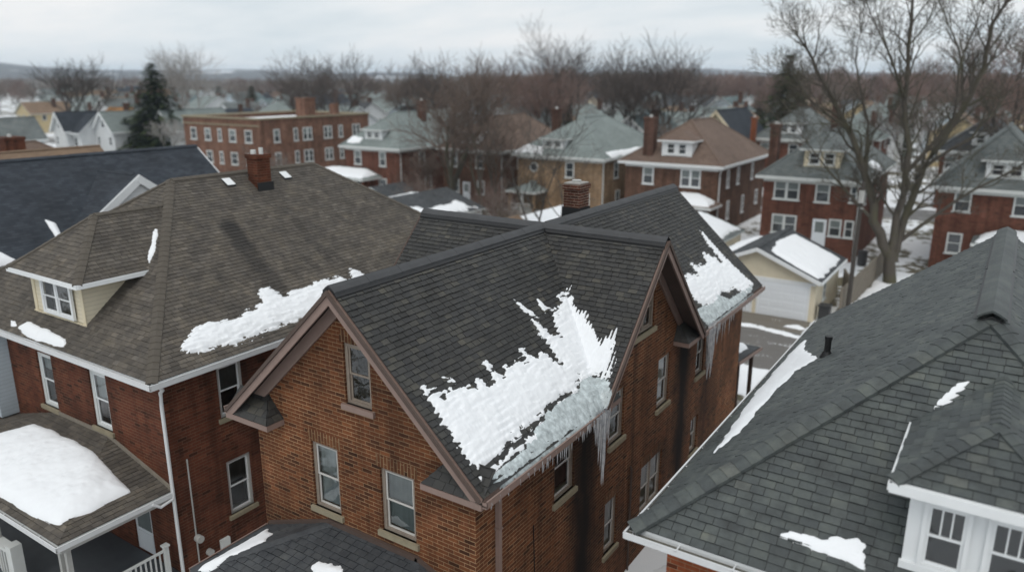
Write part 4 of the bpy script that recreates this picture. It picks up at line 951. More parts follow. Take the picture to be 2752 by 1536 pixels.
T.build('dormer_roof', [M['tile_right'], M['tar'], M['white']], dmo, tint=True)
cp = MB(); roll(cp, (xc - hw, yf, zc), (xc, yf + 1.25, za), .13, .2, rise=.04, dip=.3); cp.build('hip_cap', M['tile_right'], dmo, tint=True); cp = MB(); roll(cp, (xc + hw, yf, zc), (xc, yf + 1.25, za), .13, .2, rise=.04, dip=.3); cp.build('hip_cap', M['tile_right'], dmo, tint=True); cp = MB(); roll(cp, (xc, yf + 1.2, za), (xc, yE, za), .13, .2, rise=.05, dip=.5); cp.build('hip_cap', M['tile_right'], dmo, tint=True)
gt = MB(); gt.beam((xc - hw - .02, yf - .04, zc - .01), (xc + hw, yf - .04, zc - .01), .07, .15); gt.beam((xc - hw - .02, yf - .07, zc - .01), (xc - hw - .02, ye, zc - .01), .05, .12); gt.build('fascia', M['white'], dmo)
z_right = lambda X, Y: np.minimum(6.4 + (X + 4.7) * .734, 6.4 + (Y - 11.04) * .725)
GR = 'snow patches on the grey green slate roof'
snow('snow_patch', 'long tapering snow streak along the left gutter of the slate roof', SNOW['r1'], z_right, .06, .08, .10, .025, (6, 2.5), seed=51, group=GR, base=.01, bias=.02)
snow('snow_patch', 'small icy snow remnant low on the front slope of the slate roof', SNOW['r2'], z_right, .03, .045, .05, .016, (3, 12), seed=52, lump=1.0, group=GR, base=.012)
snow('snow_patch', 'slender snow sliver in the valley behind the white dormer', [(-.66, 13.95), (-.60, 14.12), (-.36, 14.5), (-.1, 14.62), (-.2, 14.36), (-.42, 14.05)], lambda X, Y: np.maximum(8.36 + (X + .87) * .583, z_right(X, Y)), .04, .02, .06, .02, (4, 4), seed=53, bias=-.03, group=GR)
yaw_ = math.radians(33.4); HAZE = 0.00016

# ================================================================== other buildings
def hip_polys(x0, x1, y0, y1, ez, rz, ax, run=None):
    xc, yc = (x0 + x1) / 2, (y0 + y1) / 2
    if ax == 'Y':
        r = run or (x1 - x0) / 2; a, b = (xc, min(y0 + r, yc), rz), (xc, max(y1 - r, yc), rz)
        return [[(x0, y0, ez), (x1, y0, ez), a], [(x1, y0, ez), (x1, y1, ez), b, a], [(x1, y1, ez), (x0, y1, ez), b], [(x0, y1, ez), (x0, y0, ez), a, b]], a, b
    r = run or (y1 - y0) / 2; a, b = (min(x0 + r, xc), yc, rz), (max(x1 - r, xc), yc, rz)
    return [[(x0, y0, ez), (x1, y0, ez), b, a], [(x1, y0, ez), (x1, y1, ez), b], [(x1, y1, ez), (x0, y1, ez), a, b], [(x0, y1, ez), (x0, y0, ez), a]], a, b
def gable_polys(x0, x1, y0, y1, ez, rz, ax):
    xc, yc = (x0 + x1) / 2, (y0 + y1) / 2
    if ax == 'Y':
        a, b = (xc, y0, rz), (xc, y1, rz)
        return [[(x1, y0, ez), (x1, y1, ez), b, a], [(x0, y1, ez), (x0, y0, ez), a, b]], a, b
    a, b = (x0, yc, rz), (x1, yc, rz)
    return [[(x0, y0, ez), (x1, y0, ez), b, a], [(x1, y1, ez), (x0, y1, ez), a, b]], a, b
def house(label, x0, x1, y0, y1, ez, rz, wall, roof, ax='Y', gable=False, ins=.5, run=None, F=(), R=(), trim='offwhite', dormer=None, chim=(), porch=None, door=None, name='brick_house', group=None, cat='house', far=False, ds=True):
    h = thing(name, ((x0 + x1) / 2, y0 + ins, 0), label, cat, group)
    polys, a, b = (gable_polys if gable else hip_polys)(x0, x1, y0, y1, ez, rz, ax, *([] if gable else [run]))
    mb = MB(); wx0, wx1, wy0, wy1 = x0 + ins, x1 - ins, y0 + ins, y1 - ins
    wl = {'F': W('F', wy0), 'B': W('B', wy1), 'R': W('R', wx1), 'L': W('L', wx0)}
    for k, (p, q) in (('F', (wx0, wx1)), ('B', (wx0, wx1)), ('R', (wy0, wy1)), ('L', (wy0, wy1))):
        pts = [(p, 0), (q, 0), (q, ez - .06), (p, ez - .06)]
        if gable and ((ax == 'Y') == (k in 'FB')):
            m = (p + q) / 2; s = (rz - ez) / ((q - p) / 2 + ins); pts = [(p, 0), (q, 0), (q, ez + s * ins - .13), (m, rz - .13), (p, ez + s * ins - .13)]
        wall_panel(mb, wl[k], pts)
    mb.build('wall', M[wall], h)
    T = MB()
    for p in polys: T.prism(p, .12, 0, 1, 1)
    ro = T.build('roof', [M[roof], M[trim]], h)
    if not far:
        cp = MB(); ends = [] if gable else [(polys[0][0], a), (polys[0][1], a if ax == 'Y' else b)] + ([((x1, y1, ez), b)] if True else [])
        for (p, q) in ends + [(a, b)]:
            if (V(p) - V(q)).length > .1: roll(cp, p, q, .14, 6, rise=.05, dip=.4)
        cp.build('ridge_cap', M[roof], ro)
        s = MB()
        for (xa, xb, ya, yb) in ((x0 - .08, x1 + .08, y0 - .08, y0), (x1, x1 + .08, y0, y1), (x0 - .08, x0, y0, y1)):
            if gable and ((ax == 'Y' and ya < y0) or (ax == 'X' and xa != x0 - .08)): continue
            s.box(xa, xb, ya, yb, ez - .24, ez - .01)
        if not gable: s.box(wx0 - .04, wx1 + .04, wy0 - .04, wy0, ez - .5, ez - .13); s.box(wx1, wx1 + .04, wy0, wy1, ez - .5, ez - .13); s.box(x0 + .02, x1 - .02, y0 + .02, wy0, ez - .2, ez - .14); s.box(wx1, x1 - .02, wy0, y1, ez - .2, ez - .14)
        else:
            if ax == 'Y':
                for sx in (x0, x1): yy_ = y0 - .03 - (.006 if sx == x0 else 0); s.beam((sx, yy_, ez), ((x0 + x1) / 2, yy_, rz), .07, .3)
        s.build('eaves_trim', M[trim], h)
        if ds:
            d = MB(); d.tube([(x1 - .1, y0 + .1, ez - .2), (wx1 + .06, wy0 + .15, ez - .8), (wx1 + .06, wy0 + .15, 0)], .06, 6); d.build('downspout', M[trim], h)
    for q in F: win_far(wl['F'], q[0], q[1], q[2], q[3], h, q[4] if len(q) > 4 else 1, trim, sub=not far)
    for q in R: win_far(wl['R'], q[0], q[1], q[2], q[3], h, q[4] if len(q) > 4 else 1, trim, sub=not far)
    if door:
        d = MB(); wl['F'].box(d, door[0], door[1], door[2], door[3], 0, .06); dd = d.build('door', M['door_white'], h)
        g_ = MB(); wl['F'].quad(g_, [(door[0] + .2, door[2] + 1.05), (door[1] - .2, door[2] + 1.05), (door[1] - .2, door[3] - .2), (door[0] + .2, door[3] - .2)], .07); g_.build('pane', M['pane_mid'], dd)
    for c in chim:
        m = MB(); m.box(c[0], c[1], c[2], c[3], ez - .5 if len(c) < 6 else 0, c[4]); m.box(c[0] - .06, c[1] + .06, c[2] - .06, c[3] + .06, c[4] - .18, c[4] + .05)
        co = m.build('chimney', M[c[5] if len(c) > 5 and isinstance(c[5], str) else 'brick_stack'], h)
        if not far: m = MB(); m.tube([((c[0] + c[1]) / 2, (c[2] + c[3]) / 2, c[4] + .05), ((c[0] + c[1]) / 2, (c[2] + c[3]) / 2, c[4] + .25)], .14, 8); m.build('flue', M['offwhite'], co)
    if dormer:
        xc, w_, zb, zt, dwall, nwin = dormer; k = (rz - ez) / (run or (x1 - x0) / 2); yd = y0 + (zb - ez) / k
        ys = y0 + (zt - ez) / k; m = MB(); xl, xr = xc - w_ / 2, xc + w_ / 2
        m.face([(xl, yd, zb - .05), (xr, yd, zb - .05), (xr, yd, zt), (xl, yd, zt)]); m.face([(xr, yd, zb - .05), (xr, ys, zt), (xr, yd, zt)]); m.face([(xl, yd, zb - .05), (xl, yd, zt), (xl, ys, zt)])
        do = m.build('dormer', M[dwall], h); wd = W('F', yd)
        ww = .85; gap = .25; tot = nwin * ww + (nwin - 1) * gap
        for i in range(nwin):
            a0 = xc - tot / 2 + i * (ww + gap); win_far(wd, a0, a0 + ww, zb + .2, zt - .15, do, 1, trim, dark=True, sub=False)
        hw = w_ / 2 + .35; yf = yd - .35; rr_ = zt + .85; yE = y0 + (rr_ - ez) / k; T = MB(); z1 = zt + .1; ye = y0 + (z1 - ez) / k
        for p in ([(xc - hw, yf, z1), (xc + hw, yf, z1), (xc, yf + hw * .8, rr_)], [(xc + hw, yf, z1), (xc + hw, ye, z1), (xc, yE, rr_), (xc, yf + hw * .8, rr_)], [(xc - hw, ye, z1), (xc - hw, yf, z1), (xc, yf + hw * .8, rr_), (xc, yE, rr_)]): T.prism(p, .14, 0, 1, 1)
        T.build('dormer_roof', [M[roof], M[trim]], do)
    if porch:
        px0, px1, dep, pz, ph, snowy = porch; yb = wy0; m = MB(); m.box(px0 + .25, px1 - .25, yb - dep + .25, yb - .01, 0, .75)
        po = m.build('porch', M['concrete'], h); T = MB(); i = ph / .35
        for p in ([(px0, yb - dep, pz), (px1, yb - dep, pz), (px1 - i, yb, pz + ph), (px0 + i, yb, pz + ph)], [(px1, yb - dep, pz), (px1, yb, pz), (px1 - i, yb, pz + ph)], [(px0, yb, pz), (px0, yb - dep, pz), (px0 + i, yb, pz + ph)]): T.prism(p, .22, 0, 1, 1)
        T.build('porch_roof', [M[roof], M[trim]], po)
        kx = 3
        for j in range(kx):
            x = px0 + .35 + (px1 - px0 - .7) * j / (kx - 1); m = MB(); m.box(x - .12, x + .12, yb - dep + .3, yb - dep + .54, .7, pz - .2); m.build('post', M[trim if j % 2 else wall], po)
        m = MB(); m.beam((px0 + .3, yb - dep + .35, 1.6), (px1 - .3, yb - dep + .35, 1.6), .07, .07)
        for j in range(int((px1 - px0 - .6) / .2)): x = px0 + .35 + j * .2; m.box(x, x + .04, yb - dep + .33, yb - dep + .37, .8, 1.55)
        m.build('railing', M[trim], po)
        if snowy:
            zf = lambda X, Y: np.minimum(np.minimum(pz + (Y - yb + dep) * ph / dep, pz + (px1 - X) * .35), pz + (X - px0) * .35)
            snow('snow_patch', snowy, [(px0 + .3, yb - dep + .2), (px1 - .3, yb - dep + .2), (px1 - .5, yb - .3), (px0 + .5, yb - .3)], zf, .16, .15, .15, .12, (1.5, 1.5), seed=int(abs(px0) * 7), group='snow on the porch roofs across the alley')
    return h
def roof_snow(label, poly, x0, x1, y0, y1, ez, rz, th=.14, rag=.25, seed=5):
    k = (rz - ez) / ((x1 - x0) / 2)
    zf = lambda X, Y: np.minimum(np.minimum(ez + (X - x0) * k, ez + (x1 - X) * k), ez + (Y - y0) * k)
    snow('snow_patch', label, poly, zf, th, rag, .12, .1, (1.2, 1.6), seed=seed, group='snow left on the roofs across the alley')
HERO = []
def H(*a, **k): HERO.append((a[1], a[2], a[3], a[4])); return house(*a, **k)
H('red brick house with pale hip roof and small white dormer beside the apartment block', -66.5, -57.2, 64.2, 84, 6.4, 10.1, 'brick_red', 'sh_grey', F=[(-64.6, -63.5, 4.3, 5.9), (-60.7, -59.7, 4.3, 5.9), (-64.6, -63.4, 1.4, 2.9), (-60.9, -59.7, 1.4, 2.9)], R=[(68, 69.1, 4.2, 5.8), (73.5, 74.6, 4.2, 5.8), (79, 80, 4.2, 5.8), (69, 70.2, 1.2, 2.9), (76, 77.2, 1.2, 2.9)], dormer=(-61.9, 2.6, 7.15, 8.2, 'white', 2), chim=[(-61.1, -60.3, 72, 72.8, 11.3)], porch=(-69.6, -60.4, 3.2, 3.1, .8, 'smooth snow covering the white columned porch roof of the pale roofed house'))
H('dull brown brick house with brown hip roof half hidden behind bare trees', -55.2, -46.3, 68.2, 84, 6.4, 9.8, 'brick_brown', 'sh_brown', F=[(-53.7, -52.6, 4.35, 5.95), (-50.1, -49.0, 4.35, 5.95), (-53.5, -52.4, 1.5, 3.0), (-49.9, -48.9, 1.5, 3.0)], R=[(72, 73, 4.2, 5.8), (78, 79, 4.2, 5.8), (73, 74, 1.2, 2.9)], dormer=(-51.2, 3.0, 6.95, 8.15, 'white', 2), door=(-51.9, -50.9, .6, 2.7))
H('tan yellow brick house with pale green grey hip roof and a round window', -44.2, -33.4, 66.9, 83, 6.4, 10.0, 'brick_tan', 'sh_grey', F=[(-38.0, -37.0, 4.3, 5.85), (-36.2, -35.2, 1.3, 2.9)], R=[(70, 71, 4.2, 5.8), (75, 76, 4.3, 5.7), (79, 80, 4.2, 5.8), (70.5, 71.5, 1.2, 2.9), (75.5, 76.6, 1.2, 2.9)], dormer=(-39.7, 2.4, 7.0, 7.95, 'white', 2), chim=[(-42.7, -41.9, 72.5, 73.3, 10.7)], porch=(-43.6, -40.0, 2.6, 2.9, .8, None))
rwn = MB(); rwn.tube([(-41.7, 67.42, 5.1), (-41.7, 67.32, 5.1)], .5, 16)
rwo = rwn.build('round_window', M['offwhite'], [o for o in bpy.data.objects if o.get('label', '').startswith('tan yellow')][0]); rwn = MB(); rwn.tube([(-41.7, 67.33, 5.1), (-41.7, 67.30, 5.1)], .36, 16); rwn.build('pane', M['pane'], rwo)
H('brown brick house with chocolate brown hip roof and white dormer with two windows', -31.8, -21.7, 66.7, 82.3, 6.4, 10.1, 'brick_brown', 'sh_brown', trim='white', F=[(-29.5, -28.4, 4.35, 5.95), (-25.75, -23.85, 4.35, 5.95, 2), (-29.6, -28.2, 1.4, 2.9)], R=[(69.5, 70.2, 4.2, 5.8), (72.5, 73.2, 4.2, 5.8), (77, 77.7, 4.2, 5.8), (70, 70.7, 1.2, 2.9), (74.5, 75.2, 1.2, 2.9), (79, 79.8, 1.5, 2.9)], dormer=(-26.4, 2.9, 7.0, 8.35, 'white', 2), chim=[(-29.7, -28.7, 67.4, 68.3, 10.4)], porch=(-27.3, -21.7, 3.0, 3.05, .85, 'clean snow on the porch roof of the chocolate roofed brick house'))
H('red brick house with mid grey hip roof and cream dormer directly behind the garage', -17.6, -9.4, 62.7, 78.6, 6.4, 9.8, 'brick_red', 'sh_midgrey', F=[(-16.25, -14.25, 4.55, 6.1, 2), (-13.05, -11.95, 4.55, 6.1), (-10.5, -9.95, 4.7, 6.05), (-16.2, -14.25, 1.8, 3.3, 2), (-11.8, -10.85, 1.95, 3.3), (-10.65, -9.95, 1.95, 3.3)], R=[(66, 66.8, 4.2, 5.8), (72, 72.8, 4.2, 5.8)], dormer=(-12.9, 2.7, 7.2, 8.5, 'cream', 2), chim=[(-17.3, -16.6, 64.5, 65.3, 10.3)], door=(-13.0, -11.95, 1.1, 3.2))
H('red brick house with mottled grey hip roof at the right edge of the view', -5.1, 3.2, 63.4, 79, 6.4, 10.5, 'brick_red', 'sh_midgrey', F=[(-3.55, -2.45, 4.6, 6.1), (.1, 1.3, 4.6, 6.1), (-3.65, -2.65, 1.5, 3.0)], dormer=(-.6, 2.6, 7.1, 8.3, 'white', 2), porch=(-2.0, 4.2, 3, 2.9, .7, 'ribbed snow on the porch roof at the right edge of the view'))
H('red brick house with dark charcoal hip roof and pale dormer far behind the big tree', -7.8, 1.2, 95.5, 110, 6.4, 9.9, 'brick_red', 'sh_dark', F=[(-6.8, -5.6, 4.3, 5.8), (-3, -1.8, 4.3, 5.8)], dormer=(-3.2, 2.6, 7.0, 8.3, 'white', 2))
H('brick house with weathered grey hip roof seen behind the tall red chimney', -29.6, -20.8, 102, 117, 6.4, 10.0, 'brick_red', 'sh_midgrey', F=[(-28.6, -27.4, 4.3, 5.8), (-25, -23.8, 4.3, 5.8)], R=[(106, 107, 4.2, 5.8)], dormer=(-25.2, 3.0, 7.0, 8.3, 'white', 2), chim=[(-20.9, -20.0, 106, 107, 10.6)])
H('cream gabled house with steep dark blue roof beyond the chocolate roof', -36.6, -29.4, 97, 110, 6.0, 10.0, 'side_cream', 'sh_slate', gable=True, F=[(-33.6, -32.4, 6.4, 7.6), (-35.3, -34.2, 3, 4.5), (-31.9, -30.8, 3, 4.5)], trim='cream', name='clapboard_house', chim=[(-29.6, -29.0, 101, 101.6, 9.0, 'brick_orange')])
H('white house with dusty teal roof between the two hip roofed houses', -50, -42, 99, 112, 5.6, 8.9, 'side_white', 'sh_teal', gable=True, F=[(-49, -48, 3.6, 5), (-45, -44, 3.6, 5)], name='clapboard_house', chim=[(-44.3, -43.5, 103, 104, 9.6)])
roof_snow('small snow patch left of the dormer on the pale red brick house roof', [(-65.9, 64.6), (-63.6, 64.6), (-63.7, 65.3), (-65.5, 65.4)], -66.5, -57.2, 64.2, 84, 6.4, 10.1, seed=91)
roof_snow('broken snow along the front eave of the tan brick house', [(-44, 67.1), (-40.6, 67.1), (-40.8, 68), (-43, 68.2)], -44.2, -33.4, 66.9, 83, 6.4, 10.0, seed=92)
roof_snow('thin snow strip on the right eave of the tan brick house', [(-34.1, 68.5), (-33.5, 68.5), (-33.5, 80), (-34.0, 80)], -44.2, -33.4, 66.9, 83, 6.4, 10.0, rag=.15, seed=93)
roof_snow('round snow patch at the right corner of the house behind the garage', [(-10.4, 69), (-9.6, 69), (-9.6, 71.5), (-10.3, 71.3)], -17.6, -9.4, 62.7, 78.6, 6.4, 9.8, seed=94)
# white houses on the far left
H('white clapboard house with a steep white front gable and long pale grey roof', -136.9, -130.3, 73.2, 91, 4.9, 8.3, 'side_white', 'sh_grey', gable=True, trim='white', F=[(-134.2, -133.0, 5.6, 6.9), (-135.8, -134.9, 2.6, 4.1), (-132.3, -131.3, 2.6, 4.1)], R=[(76, 76.9, 2.5, 4.1), (80, 81, 2.5, 4.1), (85, 86, 2.5, 4.1)], name='clapboard_house')
H('white gabled house with dark blue grey roof left of the pale roofed white house', -143.6, -138.6, 69.5, 77, 4.9, 8.2, 'side_white', 'sh_slate', gable=True, trim='white', F=[(-141.6, -140.6, 5.4, 6.4), (-142.6, -141.7, 2.6, 4.1)], R=[(72, 73, 2.5, 4.1)], name='clapboard_house')
H('white low house with wide dark blue roof slope between two white gables', -139.4, -135.9, 70.5, 78, 4.7, 7.9, 'side_white', 'sh_slate', ax='X', gable=True, trim='white', F=[(-138.6, -137.3, 2.4, 3.9)], name='clapboard_house')
H('white house with pointed gable and paired attic windows beside the apartment block', -128.3, -121.8, 79, 92, 5.0, 8.6, 'side_white', 'sh_grey', gable=True, trim='white', F=[(-126.1, -125.2, 5.7, 6.9), (-124.9, -124.0, 5.7, 6.9), (-127.2, -126.3, 2.6, 4.2), (-124, -123, 2.6, 4.2)], R=[(83, 84, 2.6, 4.2)], name='clapboard_house')
H('maroon house with bright ochre roof on the far left', -150, -141.5, 79, 90, 4.8, 8.4, 'side_maroon', 'sh_orange', ax='X', gable=True, trim='white', F=[(-148.6, -147.5, 2.5, 4.1), (-145, -144, 2.5, 4.1)], chim=[(-143.5, -142.6, 83.5, 84.4, 9.3)], name='clapboard_house')
H('pale blue house cut off by the left edge of the view', -131, -124.5, 51, 60, 4.9, 8.2, 'side_blue', 'sh_midgrey', gable=True, trim='white', F=[(-129.4, -128.3, 2.6, 4.1)], R=[(54, 55, 2.6, 4.1)], name='clapboard_house')
# near-left charcoal house
def dark_house():
    h = thing('clapboard_house', (-38.5, 6.5, 0), 'long house with blue black shingle roof and white pediment on the left', 'house')
    x0, x1, y0, y1, ez, rz = -43.5, -33.5, 5.5, 26.3, 6.6, 10.35
    polys, a, b = gable_polys(x0, x1, y0, y1, ez, rz, 'Y'); T = MB()
    for p in polys: T.prism(p, .14, 0, 1, 1)
    ccx, cz, hwd = -34.5, 9.65, 3.4; ze = cz - hwd * .72; xm = -38.5 + (10.35 - cz) / .75; xe = -38.5 + (10.35 - ze) / .75
    yc = 20.2; O = .35
    for p in ([(xe, yc - hwd, ze), (ccx + O, yc - hwd, ze), (ccx + O, yc, cz), (xm, yc, cz)], [(ccx + O, yc, cz), (ccx + O, yc + hwd, ze), (xe, yc + hwd, ze), (xm, yc, cz)]): T.prism(p, .12, 0, 1, 1)
    ro = T.build('roof', [M['sh_slate'], M['white']], h); cp = MB(); roll(cp, a, b, .16, 6, rise=.06, dip=.6); cp.build('ridge_cap', M['sh_slate'], ro); cp = MB(); roll(cp, (ccx, yc, cz), (xm, yc, cz), .12, 6, rise=.03, dip=.75); cp.build('ridge_cap', M['sh_slate'], ro)
    mb = MB()
    s = (rz - ez) / 5.0
    for k, c in (('F', y0 + .5), ('B', y1 - .5)): wall_panel(mb, W(k, c), [(x0 + .5, 0), (x1 - .5, 0), (x1 - .5, ez + .5 * s - .14), (-38.5, rz - .14), (x0 + .5, ez + .5 * s - .14)])
    for k, c in (('R', x1 - .5), ('L', x0 + .5)): wall_panel(mb, W(k, c), [(y0 + .5, 0), (y1 - .5, 0), (y1 - .5, ez), (y0 + .5, ez)])
    wall_panel(mb, W('R', ccx + .28), [(yc - hwd + .1, ze - .1), (yc + hwd - .1, ze - .1), (yc, cz - .13)])
    mb.build('wall', M['side_white'], h)
    t = MB()
    for s_ in (1, -1): t.beam((ccx + O + .03 + .005 * s_, yc + s_ * hwd, ze - .02), (ccx + O + .03 + .005 * s_, yc, cz - .02), .08, .34)
    t.beam((ccx + O + .0, yc - hwd, ze + .02), (ccx + O + .0, yc + hwd, ze + .02), .1, .25)
    for s_ in (1, -1): t.beam((x1 if s_ > 0 else x0, y1 + .02 + .005 * s_, ez), (-38.5, y1 + .02 + .005 * s_, rz), .06, .3)
    t.build('pediment_trim', M['white'], h)
    for y in (10, 16, 22): win_far(W('R', -34.0), y, y + 1, 4.2, 5.8, h)
    zf = lambda X, Y: 10.35 + (-38.5 - X) * .75
    snow('snow_patch', 'small snow wedge in the valley of the blue black roof', [(-35.3, 16.35), (-35.1, 16.65), (-34.4, 16.5), (-34.3, 16.25)], zf, .1, .05, .08, .05, (3, 3), seed=61, group='snow on the blue black roof')
    snow('snow_patch', 'snow band along the lower edge of the blue black roof', [(-34.2, 10), (-34.15, 13.9), (-33.6, 14.3), (-33.5, 10)], zf, .12, .1, .08, .06, (3, 3), seed=62, group='snow on the blue black roof')
dark_house()
H('low house with plain tan roof behind the blue black roof', -58, -48, 12, 28.8, 6.0, 9.5, 'side_yellow', 'sh_tan', gable=True, R=[(20, 21, 3.5, 5)], name='clapboard_house', trim='offwhite')
H('old house showing a square maroon chimney at the left edge', -72, -63, 22, 36, 6.0, 9.0, 'brick_brown', 'sh_brown', chim=[(-65.2, -63.6, 27.5, 28.9, 9.6, 'brick_left')])
# garage
gh = thing('garage', (-12.25, 45.8, 0), 'cream clapboard two car garage with a half snow covered grey roof', 'garage')
mb = MB(); gf = W('F', 45.8)
wall_panel(mb, gf, [(-15.85, 0), (-8.85, 0), (-8.85, 2.6), (-12.35, 4.02), (-15.85, 2.6)]); wall_panel(mb, W('B', 52.5), [(-15.85, 0), (-8.85, 0), (-8.85, 2.6), (-12.35, 4.02), (-15.85, 2.6)])
wall_panel(mb, W('R', -8.85), [(45.8, 0), (52.5, 0), (52.5, 2.6), (45.8, 2.6)]); wall_panel(mb, W('L', -15.85), [(45.8, 0), (52.5, 0), (52.5, 2.6), (45.8, 2.6)])
mb.build('wall', M['side_cream'], gh); T = MB()
for p in gable_polys(-16.2, -8.5, 45.4, 52.8, 2.55, 4.18, 'Y')[0]: T.prism(p, .1, 0, 1, 1)
ro = T.build('roof', [M['sh_dark'], M['white']], gh); cp = MB(); roll(cp, (-12.35, 45.4, 4.18), (-12.35, 52.8, 4.18), .15, 1, rise=.05, dip=.4); cp.build('ridge_cap', M['sh_dark'], ro)
t = MB()
for sx, yy_ in ((-16.2, 45.38), (-8.5, 45.374)): t.beam((sx, yy_, 2.53), (-12.35, yy_, 4.16), .06, .2)
t.box(-8.52, -8.46, 45.4, 52.8, 2.36, 2.5); t.box(-15.85, -8.85, 45.76, 45.8, 2.2, 2.36)
t.build('trim', M['white'], gh)
for (a, b) in ((-12.12, -9.27), (-15.4, -12.6)):
    d = MB(); gf.box(d, a, b, .02, 2.12, 0, .03)
    for i in range(4):
        for j in range(4):
            gf.box(d, a + .08 + (b - a - .1) * j / 4, a - .02 + (b - a - .1) * (j + 1) / 4, .12 + i * .51, .48 + i * .51, .03, .042)
    do = d.build('garage_door', M['door_white'], gh)
    f = MB(); gf.box(f, a - .12, a - .003, 0, 2.2, 0, .06); gf.box(f, b + .003, b + .12, 0, 2.2, 0, .06); gf.box(f, a - .003, b + .003, 2.123, 2.199, 0, .05); f.build('door_frame', M['white'], do)
win_far(W('R', -8.85), 47.8, 48.5, .9, 2.0, gh)
snow('snow_patch', 'big smooth snow field on the right slope of the garage roof', SNOW['g1'], lambda X, Y: 2.55 + (-8.5 - X) * .423, .13, .16, .12, .08, (1.5, 1.5), seed=71, group='snow on the garage roof')
snow('snow_patch', 'strip of snow on the left slope of the garage roof', [(-15.9, 45.6), (-15.7, 52.5), (-13.9, 52.4), (-14.3, 49), (-14.9, 46)], lambda X, Y: 2.55 + (X + 16.2) * .423, .12, .16, .12, .08, (1.5, 1.5), seed=72, group='snow on the garage roof')
def outb(label, x0, x1, y0, y1, ez, rz, wall, roof, sn=None, ax='Y', gable=True, name='shed', cat='shed'):
    house(label, x0, x1, y0, y1, ez, rz, wall, roof, ax=ax, gable=gable, ins=.25, name=name, cat=cat, far=True, F=[((x0 + x1) / 2 - 1.1, (x0 + x1) / 2 + 1.1, .1, 2.1)])
    if sn:
        k = (rz - ez) / ((x1 - x0) / 2 if ax == 'Y' else (y1 - y0) / 2)
        zf = (lambda X, Y: np.minimum(ez + (X - x0) * k, ez + (x1 - X) * k)) if ax == 'Y' else (lambda X, Y: np.minimum(ez + (Y - y0) * k, ez + (y1 - Y) * k))
        for (lb, pl, rg_) in sn: snow('snow_patch', lb, pl, zf, .13, rg_, .12, .09, (1.0, 1.0), seed=int(abs(x0) * 3 + len(lb)), group='snow on the backyard sheds')
outb('dark roofed garage with patchy snow between the brown roof and the bare trees', -49.5, -40.5, 48, 57, 2.4, 4.0, 'side_white', 'sh_dark', [('snow sheet on the front half of the patchy garage roof', [(-49, 48.3), (-45.6, 48.3), (-45.3, 52), (-46.5, 56), (-49.2, 56.5)], .7), ('ragged snow streaks on the right slope of the patchy garage roof', [(-43.5, 48.2), (-40.8, 48.2), (-40.8, 56), (-42.4, 55), (-42, 51)], .7)], name='garage', cat='garage')
outb('flat looking shed covered in clean snow behind the brick chimney', -35.5, -28.8, 50, 58, 2.2, 3.3, 'brick_tan', 'sh_midgrey', [('clean snow covering the shed roof behind the brick chimney', [(-35.2, 50.2), (-29, 50.2), (-29, 57.6), (-35.2, 57.6)], .3)])
outb('small shed with weathered brown roof just behind the central ridge', -33.2, -29.6, 43.5, 48.5, 2.6, 3.9, 'dark_wood', 'sh_tan')
outb('small white shed with dark roof between the tan house and the alley', -56.5, -51.5, 56, 61, 2.2, 3.4, 'side_white', 'sh_dark')
outb('long low shed with snowy lean roof beside the garage', -24.5, -17.5, 54.5, 60.5, 2.2, 3.4, 'side_cream', 'sh_midgrey', [('snow on the long low shed roof left of the garage', [(-24, 54.8), (-17.9, 54.8), (-17.9, 60), (-24, 60)], .4)])
# apartment block
ap = thing('apartment_block', (-83.6, 60.9, 0), 'three storey flat roofed brick apartment block', 'apartment block')
mb = MB()
for k, c, a, b in (('F', 60.9, -91.2, -76.3), ('R', -76.3, 60.9, 79.5), ('L', -91.2, 60.9, 79.5), ('B', 79.5, -91.2, -76.3)): wall_panel(mb, W(k, c), [(a, 0), (b, 0), (b, 9.1), (a, 9.1)])
mb.build('wall', M['brick_dull'], ap)
mb = MB(); mb.box(-91.1, -76.4, 61.0, 79.4, 8.5, 8.6); mb.build('roof', M['snow'], ap)
mb = MB(); mb.box(-91.35, -76.15, 60.75, 61.1, 9.1, 9.3); mb.box(-76.5, -76.15, 61.1, 79.6, 9.1, 9.3); mb.box(-91.35, -91.0, 61.1, 79.6, 9.1, 9.3); mb.box(-91.0, -76.5, 79.3, 79.6, 9.1, 9.3); mb.box(-91.25, -76.25, 60.8, 60.9, 8.3, 8.45); mb.build('coping', M['stone'], ap)
mb = MB(); mb.box(-79.6, -77.9, 69.6, 71.4, 8.6, 11.3); mb.box(-79.7, -77.8, 69.5, 71.5, 11.3, 11.45); mb.build('stair_tower', M['brick_dull'], ap)
mb = MB(); mb.box(-78.6, -77.7, 74.5, 75.4, 8.6, 10.6); mb.build('chimney', M['brick_dull'], ap)
for z in (6.35, 3.55, .8):
    for xc, w_ in ((-89.2, 1.2), (-86.3, 1.2), (-83.9, .7), (-81.4, 1.3), (-78.4, 1.3)): win_far(W('F', 60.9), xc - w_ / 2, xc + w_ / 2, z, z + 1.5, ap)
    for yc, w_ in ((63.4, .9), (66.4, .65), (68.3, 1.5), (71.8, 1.4), (74.1, .7), (77, 1.4)): win_far(W('R', -76.3), yc - w_ / 2, yc + w_ / 2, z, z + 1.55, ap, 2 if w_ > 1.3 else 1)

